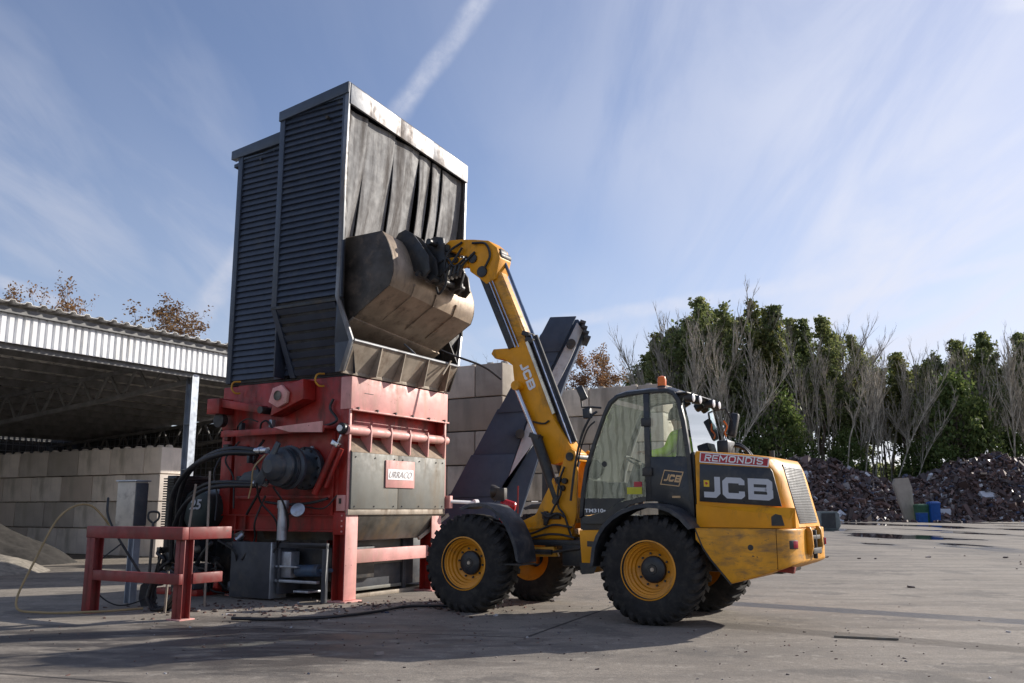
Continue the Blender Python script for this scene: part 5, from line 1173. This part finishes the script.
k = MB(); k.lathe([(0, .0), (.11, .0), (.12, .05), (.12, .12), (0, .13)], (-.10, 2.66, 2.86), (-1, 0, 0), 18); k.build('gauge', blackm, sh)
k = MB(); k.cyl((-.40, .92, .92), (-.40, .92, 1.40), .075, 18); k.cyl((-.40, .92, 1.40), (-.40, .92, 1.52), .09, 18); k.build('filter', galv, sh)
k = MB(); k.lathe([(0, 0), (.10, .01), (.11, .05), (.05, .07), (0, .07)], (-.42, .58, 1.36), (-.6, -.3, .3), 18); k.build('dial', galv, sh)
# lower machinery box beside the legs
bx('splash_plate', darkgrey, (-.34, -.31, 1.20, 2.05, .03, .88), bevel=.004)
bx('splash_plate_end', galv, (-.34, .02, 1.17, 1.197, .03, .88), bevel=.004)
bx('machine_frame', darkgrey, (-.30, -.24, .10, 1.16, .80, .88), (-.30, -.24, .10, .18, .02, .80), (-.28, .9, 1.05, 1.1, .1, .8), bevel=.004)
bx('machine_tank', blackm, (.05, 1.1, .30, 1.04, .30, .80), bevel=.01)
bx('shelf_rail', galv, (-.28, -.2, .30, 1.14, .28, .32), (-.28, -.2, .70, 1.14, .50, .53), (-.28, .0, .45, .75, .14, .17), bevel=.003)
bx('motor_box', galv, (-.24, -.05, .86, 1.10, .35, .74), bevel=.01)
k = MB(); k.cyl((-.14, .80, .45), (-.14, .35, .47), .09, 18); k.cyl((-.14, .35, .47), (-.14, .12, .48), .03, 12); k.build('side_motor', mat('dull_blue', (.05, .085, .14), .4, dirt=(.06, .05, .04), dirt_amt=.5), sh)
# ---- hood: near side wall (x = -0.30) with lapped siding
def siding_panel(name, par, xof, y0f, y1f, z0, z1, pitch=.104, depth=.042):
    """horizontal lapped boards; y0f/y1f give the run at height z, xof the wall plane, outside is -x"""
    k = MB(); z = z0; n = 0
    while z < z1-.01:
        za, zb = z, min(z1, z+pitch); x = xof
        ring = [(x-depth, za+.012), (x-depth*.1, zb), (x+.015, zb), (x+.015, za)]
        k.loft([[(p, y0f(q), q) for p, q in ring], [(p, y1f(q), q) for p, q in ring]]); z += pitch
    o = k.build(name, siding, par, smooth=0); return o
topz = lambda y, x=0: 8.26-.13*y-.066*(x+.3)
nz1 = 8.02
hood = MB(); hood.loft([[(-.285, -.02, 4.66), (-.285, 1.40, 4.66), (-.285, 1.40, topz(1.4)-.02), (-.285, -.02, topz(-.02)-.02)], [(-.25, -.02, 4.66), (-.25, 1.40, 4.66), (-.25, 1.40, topz(1.4)-.02), (-.25, -.02, topz(-.02)-.02)]]); hn = hood.build('near_wall', inside, sh, smooth=0)
siding_panel('siding', hn, -.285, lambda z: .06, lambda z: 1.34, 4.70, 8.04)
k = MB(); k.prism([(.04, 8.02), (1.34, 8.02), (1.34, 7.98), (.04, 8.14)], -.33, -.29, 'x'); k.build('siding_top', sidetrim, hn)
bx('corner_trim', sidetrim, (-.335, -.24, 1.34, 1.45, 4.62, 7.98), par=hn); bx('corner_trim', sidetrim, (-.335, -.288, -.03, .07, 4.66, 8.14), par=hn)
bx('bottom_trim', blackm, (-.335, -.24, -.02, 1.45, 4.60, 4.655), par=hn)
bx('return_wall', siding, (-.24, .0, 1.40, 1.43, 3.5, 7.95), par=hn)
for (xx, yy, zz) in ((-.36, .36, 7.72),): k = MB(); k.cyl((xx+.05, yy, zz), (xx-.03, yy, zz), .03, 10); k.build('wall_plug', blackm, hn)
# front rim trim of near wall: bright sheet edge from top to the flare
k = MB(); rim = [(-.04, 8.24), (-.0, 6.2), (.03, 4.67), (-.28, 3.95), (-.10, 3.47)]
k.loft([[(x, y-.025, z) for x in (-.34, -.30)]+[(x, y+.05, z) for x in (-.30, -.34)] for y, z in rim]); k.build('front_rim', sheet, sh, bevel=.004)
k = MB(); rim2 = [(-.04, 8.00), (.0, 6.2), (.03, 4.62), (-.28, 3.93), (-.10, 3.47)]
k.loft([[(x, y-.02, z) for x in (3.17, 3.23)]+[(x, y+.04, z) for x in (3.23, 3.17)] for y, z in [(a, b_) for a, b_ in rim2[:3]]]+[[(2.60, -.30, 3.95), (2.66, -.30, 3.95), (2.66, -.24, 3.95), (2.60, -.24, 3.95)]]); k.build('front_rim', sheet, sh, bevel=.004)
# lower inclined near wall and cheek plate
k = MB(); k.loft([[(-.28, -.0, 4.62), (-.28, 1.42, 4.62), (-.22, 1.42, 4.62), (-.22, -.0, 4.62)], [(.03, -.02, 3.50), (.03, 1.22, 3.50), (.08, 1.22, 3.5), (.08, -.02, 3.5)]]); lw = k.build('lower_near_wall', inside, sh, smooth=0)
for i in range(8):
    f0 = (i+.1)/8; f1 = (i+.75)/8
    def q_(f, d): return (-.28+.31*f-d*.95, 4.62-1.12*f-d*.27)
    a0, a1, a2, a3 = q_(f0, .0), q_(f0, .05), q_(f1, .02), q_(f1, 0); ye = 1.42-.2*f0
    k = MB(); k.loft([[(p[0], .10, p[1]) for p in (a0, a1, a2, a3)], [(p[0], ye-.08, p[1]) for p in (a0, a1, a2, a3)]]); k.build('slat', siding, lw, smooth=0)
k = MB(); k.loft([[(-.34, 1.36, 4.64), (-.34, 1.46, 4.64), (-.22, 1.46, 4.64), (-.22, 1.36, 4.64)], [(-.01, 1.16, 3.50), (-.01, 1.27, 3.50), (.08, 1.27, 3.5), (.08, 1.16, 3.5)]]); k.build('slope_edge', siding, lw)
k = MB(); k.prism([(.08, 4.66), (.03, 4.66), (-.285, 3.95), (-.11, 3.48), (.06, 3.48), (.09, 4.0)], -.295, -.265, 'x'); k.build('cheek_plate', siding, sh)
k = MB(); k.loft([[(-.30, .02, 4.6), (-.30, -.28, 3.95), (-.30, .1, 3.95)], [(-.0, .02, 3.6), (-.0, -.1, 3.48), (-.0, .1, 3.48)]]); k.build('cheek_fill', siding, sh)
# rear section of the hood (x = 0)
k = MB(); k.box(.02, .05, 1.40, 2.72, 3.5, 7.72); hr = k.build('rear_side_wall', inside, sh)
siding_panel('siding', hr, .02, lambda z: 1.28 if z < 4.6 else 1.42, lambda z: 2.64, 3.54, 7.62, .104, .036)
bx('corner_trim', sidetrim, (-.035, .05, 2.63, 2.74, 3.5, 7.64), par=hr); bx('corner_trim', sidetrim, (-.03, .02, 1.42, 1.62, 3.5, 7.68), par=hr, bevel=.003)
k = MB(); k.prism([(1.35, 7.70), (2.90, 7.60), (2.90, 7.76), (1.35, 7.93)], -.06, .06, 'x'); k.build('roof_flashing', sidetrim, hr, bevel=.004)
k = MB(); k.prism([(1.40, 7.60), (2.66, 7.60), (2.66, 7.56), (1.40, 7.62)], -.02, .03, 'x'); k.build('flashing_lip', sidetrim, hr)
k = MB(); k.cyl((-.03, 2.2, 7.50), (.03, 2.2, 7.50), .03, 10); k.build('wall_plug', blackm, hr)
# top flashing and roof of the front section
k = MB(); k.prism([(-.06, topz(-.06)-.17), (1.46, topz(1.46)-.15), (1.46, topz(1.46)+.02), (-.06, topz(-.06)+.02)], -.36, -.30, 'x'); k.build('roof_flashing', sidetrim, sh, bevel=.004)
k = MB(); k.loft([[(x, y, topz(y, x)+o_) for y, o_ in ((-.05, -.06), (-.05, .0), (1.5, .0), (1.5, -.06))] for x in (-.30, 3.22)]); k.build('hood_roof', sidetrim, sh)
k = MB(); k.loft([[(x, y, topz(y, x)-.34+o_) for y, o_ in ((1.5, -.06), (1.5, .0), (2.88, .0), (2.88, -.06))] for x in (.0, 2.8)]); k.build('rear_roof', sidetrim, sh)
# fascia above the opening
k = MB()
for (x0, x1) in ((-.30, 1.05), (1.055, 2.05), (2.055, 3.22)):
    k.loft([[(x, y, topz(0, x)+dz_) for y, dz_ in ((-.075, -.36), (-.075, -.02), (-.055, .012), (-.03, .012), (-.03, -.36))] for x in (x0, x1)])
k.build('opening_fascia', sheet, sh, bevel=.004)
# hood interior
bx('far_wall', inside, (3.17, 3.21, .0, 1.45, 4.6, 7.95), (2.70, 2.74, 1.45, 2.7, 3.5, 7.6), bevel=.002)
k = MB(); k.loft([[(3.17, .0, 4.62), (3.17, 1.45, 4.62), (3.21, 1.45, 4.62), (3.21, .0, 4.62)], [(2.60, .0, 3.48), (2.60, 1.4, 3.48), (2.66, 1.4, 3.48), (2.66, .0, 3.48)]]); k.build('lower_far_wall', inside, sh)
k = MB(); k.prism([(.08, 4.66), (.03, 4.66), (-.285, 3.95), (-.11, 3.48), (.06, 3.48), (.09, 4.0)], 2.62, 2.65, 'x'); k.build('far_cheek', inside, sh)
k = MB(); k.prism([(2.60, 3.93), (3.17, 4.66), (3.17, 4.9), (2.6, 4.9)], .03, .06, 'y'); k.build('corner_fill', inside, sh)
bx('rear_wall', inside, (.0, 2.72, 2.70, 2.74, 3.5, 7.6), bevel=.002)
bx('inner_partition', inside, (.05, 3.17, 1.46, 1.49, 4.9, 7.9), bevel=.002)
for i in range(9):
    k = MB(); k.box(.35+i*.32, .38+i*.32, 1.40, 1.46, 3.5, 4.9); k.build('partition_rib', belly, sh)
bx('hopper_floor', inside, (.05, 2.65, .1, 2.7, 3.47, 3.50), bevel=0)
# hanging strips in the opening, pushed in and twisted by use
def strip_c(x0, x1, zt0, zb0, push, skew, gap=0., seed=1):
    r = random.Random(seed); k = MB(); rings = []; n = 12
    for i in range(n+1):
        f = i/n; z = zt0-(zt0-zb0)*f; p = .03+push*f**1.6; tw = skew*math.sin(f*1.6); cen = (x0+x1)/2; hw = (x1-x0)/2-gap*f; sl = -.28*f*(0 if seed == 1 else 1)*.0
        ring = []
        for j in range(7):
            u = j/6*2-1; wob = .018*math.sin(u*2.2+f*5+seed)+.012*mnoise.noise(Vector((u*2, f*3, seed)))
            ring.append((cen+u*hw+sl, p+tw*u+wob, z))
        rings.append(ring+[(x, y+.02, z) for x, y, z in reversed(ring)])
    k.loft(rings); return k.build('curtain_strip', stripm, sh, smooth=50)
strip_c(-.20, .255, 7.86, 5.3, .30, .02, .0, 2); strip_c(.26, 1.01, 7.84, 5.3, .33, .015, .0, 3); strip_c(1.02, 1.74, 7.79, 5.3, .36, .03, .012, 4)
strip_c(1.76, 2.14, 7.75, 5.3, .36, .05, .045, 5); strip_c(2.16, 2.47, 7.73, 5.3, .38, .04, .03, 6); strip_c(2.49, 3.16, 7.70, 5.3, .33, .03, .03, 7)
# lip with ledge tube, sloped sheets and braces
k = MB(); k.tube([(-.30, -.29, 3.95), (2.60, -.29, 3.93)], .028, 10); k.build('lip_edge', sheet, sh)
k = MB(); k.loft([[(x, y, z) for y, z in ((-.29, 3.93), (-.05, 3.49), (-.035, 3.50), (-.27, 3.94))] for x in (-.28, 2.62)]); k.build('lip_sheet', rustlip, sh)
bx('lip_foot', rustlip, (-.26, 2.64, -.06, -.02, 3.46, 3.56), bevel=.004)
for x in (.40, 1.02, 1.70, 2.36):
    k = MB(); k.prism([(-.31, 3.92), (-.20, 3.46), (-.045, 3.46), (-.06, 3.50), (-.285, 3.92)], x-.012, x+.012, 'x'); k.build('lip_brace', rustlip, sh)
k = MB(); k.tube([(1.3, -.30, 3.96), (1.22, -.12, 4.14)], .016, 8); k.build('bent_rod', sheet, sh)
k = MB(); k.tube([(2.05, -.34, 3.70), (2.28, -.36, 3.98)], .018, 8); k.build('bent_rod', rustlip, sh)
k = MB(); k.curve([(1.9, .1, 4.35), (2.3, -.3, 4.12), (2.8, -.7, 3.93), (3.05, -.95, 3.70)], .02, 8); k.build('rubber_flap', hoserub, sh)
# thick feed hoses from the drive to the power pack
for i, pts in enumerate(([(-.70, 1.20, 2.28), (-.75, 1.7, 2.32), (-.75, 2.25, 2.22), (-.7, 2.75, 1.95), (-.6, 3.05, 1.5), (-.5, 3.15, 1.0)],
                         [(-.70, 1.20, 2.24), (-.85, 1.8, 2.24), (-.9, 2.4, 2.06), (-.85, 2.85, 1.7), (-.75, 3.05, 1.25), (-.7, 3.1, .8)],
                         [(-.70, 1.20, 1.78), (-.75, 1.8, 1.80), (-.75, 2.3, 1.76), (-.7, 2.7, 1.55), (-.6, 2.95, 1.2), (-.55, 3.0, .8)],
                         [(-.72, 1.20, 1.74), (-.85, 1.75, 1.74), (-.9, 2.2, 1.66), (-.9, 2.6, 1.4), (-.85, 2.85, 1.0), (-.8, 2.9, .6)])):
    k = MB(); k.curve(pts, .042 if i < 2 else .034, 12); k.build('feed_hose', hoserub, sh)

# ---- power pack left of the shredder
pp = empty('hydraulic_power_pack', (-5.25, 15.75, 0), 60, 'dark hydraulic power pack with a finned cooler between cabinet and shredder', 'power pack')
rq = random.Random(77)
for i in range(26):
    y = rq.uniform(2.1, 3.05); z = rq.uniform(.12, 1.0); x = rq.uniform(-.35, .1); k = MB(); q = rq.random()
    if q < .45: k.curve([(x, y, z), (x-.12, y+rq.uniform(-.15, .15), z+rq.uniform(-.1, .15)), (x-.1, y+rq.uniform(-.25, .25), z-rq.uniform(.05, .25)), (x, y+rq.uniform(-.2, .2), max(.04, z-.3))], rq.choice((.018, .028, .038)), 8); k.build('manifold_hose', hoserub, sh)
    elif q < .75: k.cyl((x, y, z), (x+rq.uniform(-.12, .12), y+rq.uniform(-.12, .12), z+rq.uniform(-.1, .1)), rq.uniform(.03, .07), 14); k.build('manifold_valve', rq.choice((blackm, motorm, belly, galv)), sh)
    else: k.obox((x, y, z), (rq.uniform(.06, .16), rq.uniform(.06, .18), rq.uniform(.05, .16)), (rq.uniform(-.5, .5), 0, rq.uniform(-.5, .5))); k.build('manifold_block', rq.choice((blackm, motorm, red)), sh, bevel=.01)
bx('manifold_plate', blackm, (.12, .16, 2.15, 3.0, .05, 1.02), bevel=.004)
bx('tank', blackp, (-.5, .5, -.30, .18, .55, 1.0), par=pp, bevel=.02); bx('base_skid', red, (-.55, .55, -.5, .5, .0, .1), par=pp, bevel=.008)
k = MB()
for i in range(22): k.box(-.56, .3, .20+.0, .46, 1.0+i*.042-.0, 1.022+i*.042)
k.build('cooler_fin', blackm, pp); bx('cooler_core', hoserub, (-.50, .25, .22, .44, .5, 1.95), par=pp)
k = MB(); k.lathe([(0, .02), (.25, .0), (.34, .04), (.36, .16), (.34, .6), (.28, .66), (0, .68)], (-.42, -.18, 1.38), (1, 0, 0), 28); fan = k.build('fan_housing', mat('dark_green_paint', (.02, .035, .035), .4, dirt=(.06, .055, .05), dirt_amt=.4), pp, smooth=40)
k = MB(); add_text(k, '25', lambda s, q, d: (-.424-d, -.06-s, 1.38+q), .17, shear=.2, sx=1.2, bold=.03); k.build('number', letter, fan, smooth=0)
rp_ = random.Random(5)
for i in range(16):
    y = rp_.uniform(-.45, .4); z = rp_.uniform(.2, .75); k = MB()
    if i % 2: k.cyl((-.62, y, z), (-.5, y+rp_.uniform(-.05, .05), z), rp_.uniform(.03, .075), 14)
    else: k.obox((-.6, y, z), (.14, rp_.uniform(.06, .16), rp_.uniform(.06, .14)), (rp_.uniform(-.4, .4), 0, 0))
    k.build('valve', rp_.choice((blackm, motorm, galv, belly, blackm)), pp, bevel=.008)
for i in range(9):
    y = rp_.uniform(-.5, .35); z = rp_.uniform(.35, .9); k = MB(); k.curve([(-.58, y, z), (-.70, y+rp_.uniform(-.1, .1), z+rp_.uniform(-.1, .12)), (-.68, y+rp_.uniform(-.2, .2), z-rp_.uniform(.1, .25)), (-.58, y+rp_.uniform(-.2, .2), z-.3)], rp_.choice((.015, .022, .03)), 8); k.build('hose', hoserub, pp)
bx('pump_body', darkgrey, (-.6, -.2, -.48, -.2, .1, .5), par=pp, bevel=.03)

# ---- guard rail in front
gr_ = empty('guard_rail', (-4.26, 11.90, 0), 60, 'red steel guard rail with two posts in front of the cabinet and power pack', 'guard rail')
def gpost(x, y): 
    k = MB(); k.box(x-.075, x+.075, y-.012, y+.012, .0, 1.0); k.box(x-.075, x-.061, y-.085, y+.085, 0, 1.0); k.box(x+.061, x+.075, y-.085, y+.085, 0, 1.0); o = k.build('post', railred, gr_, bevel=.003)
    bx('foot_plate', redfade, (x-.12, x+.12, y-.13, y+.13, 0, .015), par=o, bevel=.003)
gpost(.05, .0); gpost(-.02, 1.72)
bx('top_rail', railred, (-.09, .02, -.10, 1.84, 1.0, 1.16), par=gr_, bevel=.012); bx('top_rail', railred, (.022, .74, -.10, -.02, 1.0, 1.16), par=gr_, bevel=.012)
bx('middle_rail', railred, (-.09, -.026, -.09, 1.70, .44, .575), par=gr_, bevel=.010); bx('middle_rail', railred, (.128, .62, -.10, -.03, .44, .575), par=gr_, bevel=.010)

# ---- cabinet on a post, tools, coils
cb = empty('control_cabinet', (-5.74, 14.0, 0), 64, 'grey control cabinet on a steel post behind the red guard rail', 'control cabinet')
k = MB(); k.ibeam((0, 0, 0), (0, 0, 1.12), .12, .12, .012, up=(0, 1, 0)); k.build('post', colm, cb)
bx('housing', mat('cabinet_grey', (.55, .50, .42), .5, var=.1, dirt=(.25, .22, .19), dirt_amt=.4), (-.13, .12, -.08, .30, 1.12, 1.80), par=cb, bevel=.012)
bx('door', darkgrey, (-.12, .11, -.102, -.082, 1.14, 1.78), par=cb, bevel=.006); bx('rain_cap', galv, (-.15, .14, -.12, .32, 1.802, 1.825), par=cb, bevel=.004)
sv = empty('shovel', (-5.28, 13.5, 0), 20, 'shovel with a black D-handle leaning behind the guard rail', 'shovel')
k = MB(); k.tube([(0, .0, .30), (0, .12, 1.20)], .02, 10); k.build('shaft', blackm, sv); k = MB(); k.curve([(0, .12, 1.18), (.07, .125, 1.25), (.06, .13, 1.34), (-.06, .13, 1.34), (-.07, .125, 1.25), (0, .12, 1.18)], .016, 8); k.build('grip', blackm, sv)
k = MB(); k.loft([[(-.11*w_, y, z), (0, y+.03, z), (.11*w_, y, z), (.11*w_, y-.006, z), (0, y+.024, z), (-.11*w_, y-.006, z)] for w_, y, z in ((.4, 0, .36), (1, -.01, .30), (1.1, -.03, .12), (.7, -.05, .01))]); k.build('blade', blackm, sv)
for (x, y, lx_, ly_, h, lb) in ((-4.75, 13.2, .10, .2, 1.75, 'wooden pole leaning left behind the guard rail'), (-4.45, 13.5, -.12, .25, 1.95, 'longer wooden pole leaning right behind the guard rail'), (-4.72, 12.7, 0, .03, .55, 'short wooden stake standing behind the middle rail')):
    k = MB(); k.tube([(0, 0, 0), (lx_, ly_, h)], .018, 8); o = k.build('wooden_pole', wood); o.location = (x, y, 0); tag(o, lb, 'pole')
k = MB(); rc = random.Random(8)
for j in range(5):
    pts = [(math.cos(a)*(.24+rc.uniform(-.03, .03)), math.sin(a)*.05+j*.03-.06, .27+math.sin(a)*(.24+rc.uniform(-.03, .03))) for a in [i*2*math.pi/16 for i in range(17)]]; k.tube(pts, .022, 8)
o = k.build('hose_coil', hoserub); o.location = (-4.85, 12.95, .0); o.rotation_euler = (0, 0, R(-25)); tag(o, 'coil of black hose on the ground behind the guard rail', 'hose coil')
def cable(name, pts, r, m, label, cat, nn=8):
    k = MB(); k.curve(pts, r, nn, 10); return tag(k.build(name, m), label, cat)
cable('yellow_hose', [(-5.9, 13.6, 1.10), (-6.15, 13.3, 1.45), (-6.4, 13.0, 1.30), (-6.6, 12.8, .7), (-6.7, 12.6, .12), (-6.3, 12.5, .03), (-5.6, 12.6, .03), (-5.1, 12.9, .04)], .016, ropem, 'thin yellow-brown hose looping left of the guard rail', 'hose')
cable('black_cable', [(-6.1, 13.8, 1.55), (-5.95, 13.5, 1.30), (-5.7, 13.3, 1.0), (-5.3, 13.2, .5), (-5.0, 13.1, .15)], .018, hoserub, 'black cable running from the cabinet down to the ground', 'cable')
cable('thin_cable', [(-5.75, 13.6, .9), (-6.0, 13.4, .6), (-5.95, 13.3, .25), (-5.6, 13.3, .04), (-5.2, 13.4, .2), (-5.1, 13.4, .7)], .010, hoserub, 'thin dark cable hanging in a loop below the cabinet', 'cable')
cable('ground_hose', [(-3.55, 11.85, .03), (-3.0, 11.75, .03), (-2.4, 11.95, .03), (-1.9, 12.5, .03), (-1.55, 13.2, .03), (-1.1, 13.35, .03), (-.6, 13.25, .03)], .022, hoserub, 'black hose lying on the ground in front of the shredder', 'hose')
# crumbs of shredded material scattered on the yard
k = MB(); rd = random.Random(21)
def crumbs(n, cx, cy, sx, sy, smin, smax):
    for _ in range(n):
        s = rd.uniform(smin, smax); k.obox((rd.gauss(cx, sx), rd.gauss(cy, sy), s*.2), (s*rd.uniform(.7, 2), s*rd.uniform(.4, 1), s*.5), (rd.uniform(-.3, .3), rd.uniform(-.3, .3), rd.uniform(0, 6)))
crumbs(240, -1.2, 13.6, .8, .5, .012, .045); crumbs(160, -2.2, 11.0, 2.2, 1.2, .006, .022); crumbs(260, 1.5, 9.5, 3.5, 1.8, .006, .02); crumbs(200, -3.6, 13.0, .8, .6, .012, .045); crumbs(70, 12, 30, 8, 10, .03, .08); crumbs(140, 40, 95, 20, 1.5, .15, .45)
tag(k.build('debris', scrapm, smooth=0), 'dark crumbs of shredded material scattered on the yard', 'debris', kind='stuff')
k = MB(); k.beam((0, 0, .012), (.62, -.22, .012), .03, .02); o = k.build('steel_strip', belly); o.location = (3.55, 10.35, 0); tag(o, 'thin dark strip lying on the ground right of the loader', 'strip')
